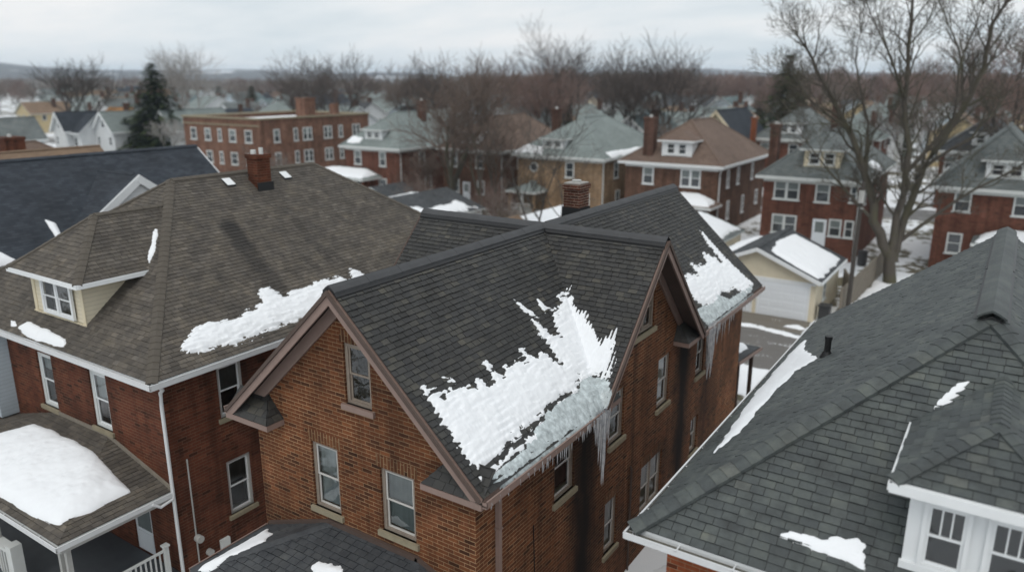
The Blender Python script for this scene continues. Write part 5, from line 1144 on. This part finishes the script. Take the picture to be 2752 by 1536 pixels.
# fences, pole, bin
fe = thing('fence', (-7.8, 47, 0), 'weathered grey plank fence running back beside the garage', 'fence')
mb = MB()
for (ax_, ay, bx, by) in ((-8.6, 53.0, -7.7, 50.5), (-7.7, 50.5, -7.7, 47.5), (-7.75, 47.5, -7.2, 63)):
    L = math.hypot(bx - ax_, by - ay); n = int(L / .16)
    for i in range(n):
        f = (i + .5) / n; x, y = ax_ + (bx - ax_) * f, ay + (by - ay) * f; hh = 1.8 + RND.uniform(-.06, .06); mb.box(x - .05, x + .05, y - .06, y + .06, .02, hh)
mb.build('boards', M['wood'], fe)
mb = MB(); mb.beam((-7.9, 47.5, 1.4), (-7.3, 63, 1.4), .05, .1); mb.beam((-7.9, 47.5, .5), (-7.3, 63, .5), .05, .1); mb.build('rail', M['wood'], fe)
up = thing('utility_pole', (-7.35, 47.9, 0), 'dark wooden utility pole standing right of the garage', 'utility pole')
mb = MB(); mb.tube([(-7.35, 47.9, 0), (-7.33, 47.9, 4), (-7.3, 47.9, 8.2)], [.15, .13, .11], 8); mb.build('pole', M['bark_dark'], up)
mb = MB(); mb.tube([(-7.3, 47.75, 7.0), (-7.3, 47.75, 7.7)], .16, 10); mb.tube([(-7.3, 47.72, 6.7), (-7.1, 47.6, 6.7)], .03, 6); mb.build('transformer', M['greytrim'], up)
wr = MB()
for (dz, ey, ez_) in ((0, 62.9, 5.6), (-.25, 62.9, 5.3)): wr.tube([(-7.3, 47.9, 7.6 + dz)] + [(-7.3 - 4.5 * f, 47.9 + (ey - 47.9) * f, 7.6 + dz + (ez_ - 7.6 - dz) * f - .9 * f * (1 - f) * 2) for f in (.2, .4, .6, .8, 1)], .016, 4)
tag(wr.build('service_wire', M['rubber'], None, uv=False), 'thin sagging service wire from the utility pole to the house behind the garage', 'wire')
bn = thing('rubbish_bin', (-8.3, 46.4, 0), 'dark rubbish bin beside the right corner of the cream garage', 'bin')
mb = MB(); mb.box(-8.65, -8.05, 46.1, 46.7, .08, .95); mb.build('body', M['binplastic'], bn); mb = MB(); mb.box(-8.7, -8.0, 46.05, 46.75, .95, 1.03); mb.build('lid', M['binplastic'], bn)
tn = MB(); tn.tube([(-9.0, 62.6, .1), (-9.0, 62.6, 1.2)], .35, 12); tag(tn.build('barrel', M['binplastic'], None, loc=(-9.0, 62.6, 0)), 'dark barrel against the red brick house wall by the fence', 'barrel')

# ------------------------------------------------------------------ trees
def rot_dir(d, ang, az):
    d = d.normalized(); u = d.cross(V((0, 0, 1)));
    if u.length < .1: u = d.cross(V((1, 0, 0)))
    u.normalize(); w = d.cross(u).normalized()
    return (d * math.cos(ang) + (u * math.cos(az) + w * math.sin(az)) * math.sin(ang)).normalized()
def grow(tm, cm, r, p, d, L, rad, lev, maxlev, up=.15, tw=.012, kids=(6, 5, 5, 4), trunklev=1, gnarl=.16):
    seg = 5 if lev < 2 else (3 if lev < maxlev else 2); pts = [V(p)]; dd = V(d).normalized(); dirs = []
    for i in range(seg):
        dd = (dd + V((r.gauss(0, gnarl), r.gauss(0, gnarl), r.gauss(0, gnarl * .6) + up * .5))).normalized(); pts.append(pts[-1] + dd * (L / seg)); dirs.append(dd.copy())
    e = .35 if lev < maxlev else .25
    rs = [max(tw, rad * (1 - (1 - e) * i / seg)) for i in range(seg + 1)]
    mb = tm if lev <= trunklev else cm
    mb.tube(pts, rs, 6 if lev == 0 else (5 if lev == 1 else 3), cap=False)
    if lev >= maxlev: return
    k = kids[min(lev, len(kids) - 1)]; az = r.uniform(0, 6.28)
    for i in range(k):
        f = (.35 if lev else .45) + (.65 if lev else .55) * (i + r.uniform(.2, 1)) / k; f = min(f, 1.0); q = f * seg; j = min(int(q), seg - 1); pp = pts[j].lerp(pts[j + 1], q - j)
        az += 2.4 + r.uniform(-.5, .5); a = math.radians(r.uniform(24, 52)) * (1 if f < .97 else .5)
        grow(tm, cm, r, pp, rot_dir(dirs[j], a, az), L * r.uniform(.48, .72) * (1.1 - .25 * f), max(tw, rs[j] * r.uniform(.5, .7)), lev + 1, maxlev, up, tw, kids, trunklev, gnarl)
def bare_tree(seed, Ht, rad, mats, loc=(0, 0, 0), kids=(7, 6, 5, 5), tw=.016, spread=1.0, fork=3, maxlev=3, up=.16, name='bare_tree', tl_=0):
    r = random.Random(seed); tm, cm = MB(), MB(); base = V((0, 0, 0)); th_ = Ht * r.uniform(.16, .26)
    pts = [(0, 0, -.3), (r.uniform(-.1, .1), r.uniform(-.1, .1), th_ * .5), (r.uniform(-.2, .2), r.uniform(-.2, .2), th_)]
    tm.tube(pts, [rad * 1.25, rad, rad * .85], 8, cap=False); az = r.uniform(0, 6.28)
    for i in range(fork):
        a = math.radians(r.uniform(10, 32) * spread); az += 6.28 / fork + r.uniform(-.4, .4); d = rot_dir(V((0, 0, 1)), a, az)
        grow(tm, cm, r, V(pts[-1]) - V((0, 0, .1)), d, (Ht - th_) * r.uniform(.62, .80), rad * .62, 0, maxlev, up, tw, kids, trunklev=tl_)
    root = bpy.data.objects.new(name, None); COL.objects.link(root)
    zs = sorted(p[2] for p in cm.v); k_ = Ht / zs[int(len(zs) * .995)]
    for b_ in (tm, cm): b_.v = [(p[0] * (.35 + .65 * k_), p[1] * (.35 + .65 * k_), p[2] * k_) for p in b_.v]
    tm.build('trunk', M[mats[0]], root, smooth=True, uv=False); cm.build('crown', M[mats[1]], root, uv=False)
    root.location = loc
    return root
def evergreen(seed, Ht, wd, loc=(0, 0, 0), q=1.0, mats=('bark_dark', 'needle', 'needle2')):
    r = random.Random(seed); tm, cm = MB(), MB(); tm.tube([(0, 0, 0), (0, 0, Ht * .5), (0, 0, Ht * .98)], [.28, .18, .04], 8)
    z = Ht * .08
    while z < Ht * .99:
        f = (z / Ht - .08) / .92; Rr = wd / 2 * (1 - f) ** .8 * r.uniform(.75, 1.15) + .15; n = int(8 + 8 * (1 - f))
        for i in range(n):
            if r.random() < .12: continue
            a = 6.28 * i / n + r.uniform(-.3, .3); L = Rr * r.uniform(.65, 1.15); dx, dy = math.cos(a), math.sin(a)
            k = max(3, int(L / .28))
            for j in range(k):
                g_ = (j + .6) / k; cx, cy, cz = dx * L * g_, dy * L * g_, z + .25 * g_ * L * .3 - g_ * g_ * L * .22
                for _ in range(3):
                    b = a + r.uniform(-1.1, 1.1); s = r.uniform(.25, .6) * (1.2 - .4 * g_) * q; ux, uy = math.cos(b) * s, math.sin(b) * s; dz = r.uniform(-.22, .05)
                    w_ = (.09 + .06 * r.random()) * q; px, py = -math.sin(b) * w_, math.cos(b) * w_; oz = r.uniform(-.08, .1)
                    cm.face([(cx - px, cy - py, cz + oz), (cx + px, cy + py, cz + oz), (cx + ux + px * .3, cy + uy + py * .3, cz + dz + oz), (cx + ux - px * .3, cy + uy - py * .3, cz + dz + oz)], 0 if r.random() < .6 else 1)
        z += .34
    root = bpy.data.objects.new('evergreen_tree', None); COL.objects.link(root)
    tm.build('trunk', M[mats[0]], root, uv=False); cm.build('crown', [M[mats[1]], M[mats[2]]], root, uv=False); root.location = loc
    return root
# the big tree at the right
rtv = V((math.cos(yaw_), math.sin(yaw_), 0)); fwh = V((-math.sin(yaw_), math.cos(yaw_), 0))
LIMBS = [[(0, -.3, 0), (-.4, 2.1, 0), (-1.5, 4.4, .3), (-2.3, 7.7, .8), (-4.1, 11.3, 1.2), (-6.0, 14.4, 1.6), (-7.5, 16.6, 1.6)], [(-3.7, 10.6, 1), (-6.3, 12.1, 0), (-8.3, 13.5, -.8)],
 [(-.2, 2.0, 0), (-.3, 3.3, 0), (-.1, 7.9, -.4), (-1.1, 12.6, -.8), (-1.3, 15.9, -1), (-1.7, 19.8, -1.2), (-1.5, 22, -1)], [(0, 1.6, 0), (.2, 2.9, .2), (1.3, 7.9, .6), (3.4, 12.1, .2), (4.1, 14.6, -.2), (3.9, 17.3, -.6), (5.5, 20.7, -1), (5.9, 22.4, -1)],
 [(-1.1, 12.6, -.8), (-3.1, 15.6, -2), (-5.2, 18.3, -2.8)], [(1.3, 7.9, .6), (5.1, 10.0, 1.8), (7.2, 12.1, 2.6), (8.6, 14.5, 3)], [(-1.5, 4.4, .3), (-4.5, 7.7, 1.6), (-6.9, 10.6, 2.2)], [(3.4, 12.1, .2), (3.1, 15.9, 1.4), (1.5, 19.2, 2)], [(-2.3, 7.7, .8), (-1.9, 11, 2.4), (-2.6, 15, 3.6), (-2.4, 18, 4)], [(.2, 2.9, .2), (3, 6.2, -1.4), (6, 8.6, -2.6), (8.2, 12, -3)], [(-.1, 7.9, -.4), (1.6, 11.5, -2), (1.0, 15.5, -3), (2, 19.5, -3.4)]]
LR_ = [.50, .15, .34, .36, .13, .15, .16, .14, .15, .16, .15]
bt = thing('bare_tree', (-6.3, 57.8, 0), 'tall many stemmed bare tree rising out of the top right of the view', 'tree')
tm, cm = MB(), MB(); r = random.Random(77)
for L_, R0 in zip(LIMBS, LR_):
    P3 = [rtv * a + fwh * c + V((0, 0, b)) + V((-6.3, 57.8, 0)) for a, b, c in L_]
    fine = [P3[0]]; n = 3
    for i in range(len(P3) - 1):
        for j in range(1, n + 1):
            q = P3[i].lerp(P3[i + 1], j / n); q += V((r.gauss(0, .06), r.gauss(0, .06), 0)); fine.append(q)
    k = len(fine); rr = [max(.03, R0 * (1 - .88 * (i / (k - 1)) ** .75)) for i in range(k)]
    tm.tube(fine, rr, 8 if R0 > .3 else 6, cap=False); az = r.uniform(0, 6)
    for i in range(3 if R0 > .3 else 1, k):
        if fine[i].z < 4.5: continue
        d = (fine[i] - fine[i - 1]).normalized()
        for _ in range(2 if i < k - 2 else 4):
            az += 2.4; grow(cm, cm, r, fine[i], rot_dir(d, math.radians(r.uniform(20, 48)), az), r.uniform(1.3, 2.8), rr[i] * .42 + .012, 1, 4, .2, .009, (5, 5, 4, 3), trunklev=0)
tm.build('trunk', M['bark'], bt, smooth=True, uv=False); cm.build('crown', M['bark'], bt, uv=False)
# named nearer trees
def place_tree(root, label, group=None, cat='tree', rz=0, s=1.0):
    root.rotation_euler = (0, 0, rz); root.scale = (s, s, s); return tag(root, label, cat, group)
place_tree(bare_tree(11, 16.0, .42, ('bark', 'twig_mid'), (-47.8, 61.5, 0), (8, 6, 6, 5), .018, 1.0, 4), 'wide brown bare tree standing in front of the dull brown brick house')
place_tree(bare_tree(12, 13, .26, ('bark', 'twig_mid'), (-44.5, 62, 0), (6, 6, 5, 5), .016, 1.0, 3), 'reddish bare tree between the brown house and the tan brick house')
place_tree(bare_tree(13, 11.5, .17, ('bark_dark', 'bark_dark'), (-30.6, 49.3, 0), (5, 4, 4, 3), .014, .8, 2), 'slim dark bare tree left of the brick chimney')
place_tree(bare_tree(14, 9.5, .15, ('bark_dark', 'bark_dark'), (-29.0, 49.8, 0), (5, 4, 4, 3), .014, .9, 2), 'shorter slim dark tree nearest the brick chimney')
place_tree(bare_tree(15, 6.5, .14, ('bark', 'twig_mid'), (-52.5, 63, 0), (6, 5, 5, 4), .018, 1.3, 4), 'low twiggy bare tree in front of the brown house')
place_tree(bare_tree(16, 11, .22, ('bark', 'twig_mid'), (-50.5, 65, 0), (6, 6, 5, 5), .016, 1.0, 4), 'reddish brown bare tree right against the front of the dull brown house')
place_tree(bare_tree(17, 12, .22, ('bark', 'twig_mid'), (-45.2, 65.2, 0), (6, 6, 5, 5), .016, 1.0, 4), 'brown twiggy tree filling the gap left of the tan brick house')
for i, (x, y, lb) in enumerate([(-46.5, 56, 'brown leafless bush behind the patchy snow garage roof'), (-41.5, 60, 'brown leafless bush below the tan brick house porch'), (-38, 56.5, 'brown leafless bush left of the clean snow shed'), (-51.0, 60.5, 'brown leafless bush under the wide bare tree'), (-56.0, 64.5, 'dark reddish bush beside the pale roofed red brick house')]):
    r_ = random.Random(200 + i); cm = MB()
    for _ in range(22): grow(cm, cm, r_, V((r_.gauss(0, .5), r_.gauss(0, .5), 0)), rot_dir(V((0, 0, 1)), r_.uniform(.05, .7), r_.uniform(0, 6.28)), r_.uniform(2.0, 3.6), .03, 2, 4, .12, .012, (4, 4, 4, 3))
    o = cm.build('bare_bush', M['twig_red' if i % 2 else 'twig'], None, uv=False); o.location = (x, y, 0); tag(o, lb, 'bush', 'bare bushes in the back yards')
tall = [(-62.5, 113, 22.5, .4, 'skyline_twig', 'tall lone bare tree rising highest above the middle skyline'), (-45, 100, 18.5, .35, 'skyline_twig', 'dark bare tree pair member left of the chocolate roofed house chimney'), (-40.5, 101, 19, .35, 'skyline_twig', 'dark spreading bare tree straight behind the chocolate roofed house'), (-151, 78, 17.5, .5, 'bark_dark', 'dark forked bare tree above the ochre roof at far left'),
        (-98, 92, 18, .35, 'skyline_twig', 'bare tree with upright crown above the left part of the apartment block'), (-90, 104, 17, .35, 'twig', 'round crowned bare tree above the stair tower of the apartment block'), (-75, 105, 17.5, .35, 'twig', 'tall bare tree left of the lone highest tree'), (-68, 108, 16.5, .35, 'twig_red', 'reddish crowned bare tree close left of the lone highest tree'), (-54, 110, 18, .35, 'skyline_twig', 'bare tree close right of the lone highest tree'),
        (-143, 98, 20, .4, 'twig_grey', 'pale bare tree with whitish limbs beside the left evergreen'), (-105, 97, 17.5, .4, 'skyline_twig', 'broad bare tree behind the left part of the apartment block'), (-84, 101, 16.8, .4, 'skyline_twig', 'tall twiggy bare tree above the pale roofed red brick house'), (-57, 96, 15.5, .35, 'twig_red', 'reddish bare tree behind the tan brick house'), (-1, 92, 19, .4, 'twig_red', 'reddish bare tree crown at the top right edge')]
for i, (x, y, ht, rd, tw_, lb) in enumerate(tall): place_tree(bare_tree(30 + i, ht, rd, ('bark_dark' if tw_ != 'twig_grey' else 'twig_grey', tw_), (x, y, 0), (8, 6, 6, 5), .025, 1.0, 4, 3, .2, 'bare_tree', 1), lb)
place_tree(evergreen(5, 16.6, 15.5, (-128, 80.5, 0), 2.2), 'dark green conifer standing left of the apartment block', None, 'evergreen tree')
place_tree(evergreen(6, 17.5, 12.5, (-29.5, 117, 0), 2.0), 'pointed dark green conifer behind the hip roofed houses on the right', None, 'evergreen tree')
place_tree(evergreen(7, 10, 6, (-68, 121, 0), 2), 'small dark conifer among bare trees in the middle distance', None, 'evergreen tree')
# town filler: proto houses copied
RNG = random.Random(41)
kinds = [('white house with grey gable roof', 'side_white', 'sh_midgrey', True, 'Y', 'clapboard_house'), ('white house with dark roof', 'side_white', 'sh_dark', True, 'X', 'clapboard_house'), ('red brick house with grey hip roof', 'brick_red', 'sh_grey', False, 'Y', 'brick_house'), ('pale blue house with teal roof', 'side_blue', 'sh_teal', True, 'Y', 'clapboard_house'),
         ('brown brick house with brown hip roof', 'brick_brown', 'sh_brown', False, 'X', 'brick_house'), ('cream house with dark blue roof', 'side_cream', 'sh_slate', True, 'Y', 'clapboard_house'), ('white house with pale grey roof', 'side_white', 'sh_grey', True, 'X', 'clapboard_house'), ('straw coloured house with tan roof', 'side_yellow', 'sh_tan', True, 'Y', 'clapboard_house')]
pro = []
for (lb, wl_, rf, gb, ax, nm) in kinds:
    h = house('distant ' + lb + ' among the bare trees', -4.5, 4.5, 0, 12, 5.4, 8.6, wl_, rf, ax=ax, gable=gb, F=[(-3.4, -2.3, 3.6, 5), (-.6, .6, 3.6, 5), (2.3, 3.4, 3.6, 5), (-3.4, -2.3, 1, 2.4), (1.6, 3.2, 1, 2.4)], R=[(3, 4.1, 3.6, 5), (8, 9.1, 3.6, 5), (5, 6, 1, 2.4)], chim=[(1.6, 2.4, 7, 7.8, 9.6)], name=nm, group='distant ' + lb.split(' with ')[0] + 's', far=True)
    pro.append([h, False])
placed = []
def free(x, y, m=5):
    for (a, b, c, d) in HERO + [(-91.2, -76.3, 60.9, 79.5)]:
        if a - m < x < b + m and c - m - 8 < y < d + m: return False
    return True
nh = 0
rows = [(41, -160, -96), (100, -225, -8), (126, -270, 6), (142, -300, 8), (168, -360, 10), (185, -390, 12), (212, -440, 14), (230, -470, 14), (258, -300, 16), (278, -320, 16)]
for (y, xa, xb) in rows:
    x = xa + RNG.uniform(0, 8)
    while x < xb:
        yy = y + RNG.uniform(-1.5, 1.5)
        if free(x, yy + 5, 6) and RNG.random() < .86:
            k = RNG.choice([0, 0, 1, 2, 3, 4, 5, 6, 6, 7]); pr_ = pro[k]
            c = pr_[0] if not pr_[1] else copy_tree(pr_[0]); pr_[1] = True
            s = RNG.uniform(.85, 1.1); c.location = (x, yy, 0); c.scale = (s, s, s * RNG.uniform(.9, 1.05)); placed.append((x, yy, 7)); nh += 1
        x += RNG.uniform(11.5, 17) if (x > -1.3 * y and y > 120) else RNG.uniform(14, 22)
# trees through the town
tp = [bare_tree(100 + i, ht, .28, ('bark_dark' if i % 2 else 'bark', tw_), (0, 0, 0), (7, 6, 5, 4), .03, sp, fk) for i, (ht, tw_, sp, fk) in enumerate([(14, 'twig', 1.1, 3), (16, 'twig_red', 1.0, 4), (13, 'twig', 1.3, 4), (15, 'twig_grey', .9, 3), (17, 'twig', .9, 3), (12, 'twig_red', 1.3, 4)])]
tl = ['brown', 'reddish brown', 'wide brown', 'pale grey', 'tall brown', 'low reddish']
used_t = [False] * 6; ep = evergreen(9, 11, 6, (0, 0, 0), 2); eu = False
def put_tree(x, y, s, k):
    global eu
    c = tp[k] if not used_t[k] else copy_tree(tp[k]); used_t[k] = True
    c.location = (x, y, 0); c.scale = (s, s, s * RNG.uniform(.9, 1.1)); c.rotation_euler = (0, 0, RNG.uniform(0, 6.28))
    tag(c, tl[k] + ' bare tree among the distant houses and streets', 'tree', tl[k] + ' bare trees in the distance')
nt_ = 0
while nt_ < 282:
    y = 95 + 320 * RNG.random() ** .62; x = RNG.uniform(-2.45 * y, .06 * y + 4)
    if not free(x, y, 2): continue
    if any(abs(x - a) < 5.5 and -3 < y - b < 14 for a, b, c in placed): continue
    right = x > -.75 * y
    if x < -1.35 * y and y < 140: continue
    put_tree(x, y, RNG.uniform(.7, 1.12) * (1.0 if right else .86), RNG.choice([0, 1, 1, 2, 5, 4] if right else [0, 2, 3, 4, 0, 1])); nt_ += 1
for (x, y) in [(-109, 70), (-98, 84), (-71, 58), (-36, 92), (-18, 92)]: put_tree(x, y, RNG.uniform(.5, .7), RNG.choice([0, 3, 2]))
for i, (x, y) in enumerate([(-190, 150), (-92, 160), (-20, 160), (-260, 190), (-60, 210)]):
    c = ep if not eu else copy_tree(ep); eu = True; c.location = (x, y, 0); s = RNG.uniform(.9, 1.3); c.scale = (s, s, s); tag(c, 'small dark conifer far out among the bare trees', 'evergreen tree', 'small distant conifers')
# far woods: one mass of low detail bare trees
def woods(name, label, n, y0, y1, hgt, mat, seed, xr=(-2.5, .12)):
    rn = np.random.default_rng(seed); vs = []; fs = []; 
    y = y0 + (y1 - y0) * rn.random(n) ** 1.2; x = y * (xr[0] + (xr[1] - xr[0]) * rn.random(n)); hh = hgt * (.65 + .5 * rn.random(n))
    K = 46; N = n * K
    X = np.repeat(x, K); Y = np.repeat(y, K); Hh = np.repeat(hh, K); f = rn.random(N) ** .8; a = rn.random(N) * 6.283
    cr = Hh * .30 * np.sqrt(np.maximum(.02, 1 - (2 * f - .9) ** 2 * .8)) * rn.random(N) ** .6
    bx, by, bz = X + np.cos(a) * cr * .45, Y + np.sin(a) * cr * .45, Hh * (.12 + .6 * f) 
    L = Hh * (.12 + .14 * rn.random(N)); ex, ey, ez = X + np.cos(a) * (cr + L * .4), Y + np.sin(a) * (cr + L * .4), bz + L
    w = .05 + .0006 * Y * (.5 + rn.random(N)); t = rn.random(N) * 3.14; wx, wy = np.cos(t) * w, np.sin(t) * w
    Vt = np.stack([np.stack([bx - wx, by - wy, bz], 1), np.stack([bx + wx, by + wy, bz], 1), np.stack([ex + wx * .3, ey + wy * .3, ez], 1), np.stack([ex - wx * .3, ey - wy * .3, ez], 1)], 1).reshape(-1, 3)
    F = np.arange(N * 4).reshape(-1, 4)
    tr_ = np.stack([np.stack([x - .25, y, y * 0], 1), np.stack([x + .25, y, y * 0], 1), np.stack([x + .08, y, hh * .85], 1), np.stack([x - .08, y, hh * .85], 1)], 1).reshape(-1, 3)
    F = np.concatenate([F, N * 4 + np.arange(n * 4).reshape(-1, 4)]); Vt = np.concatenate([Vt, tr_])
    me = bpy.data.meshes.new(name); me.vertices.add(len(Vt)); me.vertices.foreach_set('co', Vt.ravel()); me.loops.add(len(F) * 4); me.loops.foreach_set('vertex_index', F.ravel()); me.polygons.add(len(F)); me.polygons.foreach_set('loop_start', np.arange(len(F)) * 4); me.update(calc_edges=True)
    me.materials.append(M[mat]); o = bpy.data.objects.new(name, me); COL.objects.link(o); return tag(o, label, 'woods', None, 'stuff')
woods('woods', 'brown mass of bare trees between the rooftops out to the horizon', 2300, 330, 1300, 12.5, 'twig', 5)
woods('woods', 'loose brown trees scattered between the far rooftops', 160, 230, 330, 11.5, 'twig', 9)
woods('woods', 'reddish bare wood behind the houses on the right of the view', 950, 290, 700, 17.0, 'twig_red', 6, (-.75, .12))
# distant hills
rn = random.Random(8); mb = MB(); n = 90; mr = []
prof = []
for i in range(n + 1):
    az = math.radians(-80 + 95 * i / n); f = i / n
    hgt = 46 + 14 * math.sin(f * 9 + 1) + 8 * math.sin(f * 23) + 5 * math.sin(f * 51); hgt *= 1.12 * (1 - .75 * f ** 1.5)
    prof.append((az, hgt))
rings = [(1700, 0), (2100, .25), (2500, .55), (2900, .85), (3200, 1.0), (3700, .9), (4600, 0)]
for (d, k) in rings:
    for (az, h_) in prof: mr.append((math.sin(az) * d, math.cos(az) * d, -2 + h_ * k * (1 + .12 * math.sin(az * 37 + d))))
fs_ = []
for j in range(len(rings) - 1):
    for i in range(n): a = j * (n + 1) + i; fs_.append((a, a + 1, a + n + 2, a + n + 1))
mb.raw(mr, [f[::-1] for f in fs_]); o = mb.build('hills', M['hill'], None, smooth=True, uv=False); tag(o, 'low blue wooded ridge with snowy fields on the horizon', None, None, 'structure')
# haze
mb = MB(); mb.box(-5900, 2400, -250, 5900, -3, 75); o = mb.build('haze', [], None, uv=False); o['kind'] = 'stuff'
hm = bpy.data.materials.new('haze_air'); hm.use_nodes = True; nt = hm.node_tree
for n_ in list(nt.nodes): nt.nodes.remove(n_)
ho = nt.nodes.new('ShaderNodeOutputMaterial'); pv = nt.nodes.new('ShaderNodeVolumePrincipled'); pv.inputs['Color'].default_value = (.74, .87, 1, 1); pv.inputs['Density'].default_value = HAZE; pv.inputs['Anisotropy'].default_value = .2
nt.links.new(pv.outputs[0], ho.inputs['Volume']); o.data.materials.append(hm)
if HAZE == 0: bpy.data.objects.remove(o)

# ================================================================== camera, light
cam = bpy.data.cameras.new('camera'); co = bpy.data.objects.new('camera', cam); COL.objects.link(co)
cam.sensor_width = 36; cam.lens = 36 * 1920 / 2576; cam.clip_end = 9000; cam.clip_start = .5
th, yaw = math.atan(524 / 1920), math.radians(33.4)
fwv = V((-math.sin(yaw) * math.cos(th), math.cos(yaw) * math.cos(th), -math.sin(th)))
co.location = (0, 0, 14); co.rotation_euler = fwv.to_track_quat('-Z', 'Y').to_euler()
cam.dof.use_dof = True; cam.dof.focus_distance = 17.5; cam.dof.aperture_fstop = cam.lens / 1000 / .088
sc = bpy.context.scene; sc.camera = co
wo = bpy.data.worlds.new('World'); sc.world = wo; wo.use_nodes = True; nt = wo.node_tree; g = G(nt)
for n in list(nt.nodes): nt.nodes.remove(n)
out = nt.nodes.new('ShaderNodeOutputWorld')
SUN_EL, SUN_AZ = 58, 160        # high hidden sun, light veil of cloud
sky = g.n('ShaderNodeTexSky', sky_type='NISHITA', sun_disc=False, sun_elevation=math.radians(SUN_EL), sun_rotation=math.radians(SUN_AZ), air_density=1.0, dust_density=3.0)
bg1 = g.n('ShaderNodeBackground', {'Color': sky.outputs[0], 'Strength': .07})
gen = g.n('ShaderNodeTexCoord').outputs['Generated']; x, y, z = g.sep(gen)
zz = g.m('ADD', g.m('ABSOLUTE', z), .16); cv = g.comb(g.m('DIVIDE', x, zz), g.m('DIVIDE', y, zz))
n1 = g.noise(g.scalev(cv, (1, 1.5, 1)), .6, 5, .55)
cc = g.ramp(n1, [(.34, (.72, .80, .85)), (.5, (.86, .91, .94)), (.66, (1.0, 1.0, 1.0))])
bg2 = g.n('ShaderNodeBackground', {'Color': cc, 'Strength': 1.0})
mx = g.n('ShaderNodeMixShader', {0: .9, 1: bg1.outputs[0], 2: bg2.outputs[0]}); nt.links.new(mx.outputs[0], out.inputs[0])
sl = bpy.data.lights.new('sun', 'SUN'); sl.energy = 1.1; sl.angle = math.radians(35); sl.color = (1, .96, .9)
so_ = bpy.data.objects.new('sun', sl); COL.objects.link(so_)
ev, az = math.radians(SUN_EL), math.radians(SUN_AZ)
sd_ = V((math.sin(az) * math.cos(ev), math.cos(az) * math.cos(ev), math.sin(ev)))
so_.rotation_euler = sd_.to_track_quat('Z', 'Y').to_euler()
sc.view_settings.view_transform = 'Standard'; sc.view_settings.look = 'None'; sc.view_settings.exposure = 0; sc.view_settings.gamma = 1
sc.render.engine = 'CYCLES'; cy = sc.cycles; cy.use_denoising = True
try: cy.denoiser = 'OPENIMAGEDENOISE'
except Exception: pass
cy.volume_bounces = 1; cy.max_bounces = 6; cy.diffuse_bounces = 3; cy.glossy_bounces = 3; cy.transmission_bounces = 5; cy.transparent_max_bounces = 12; cy.caustics_reflective = False; cy.caustics_refractive = False
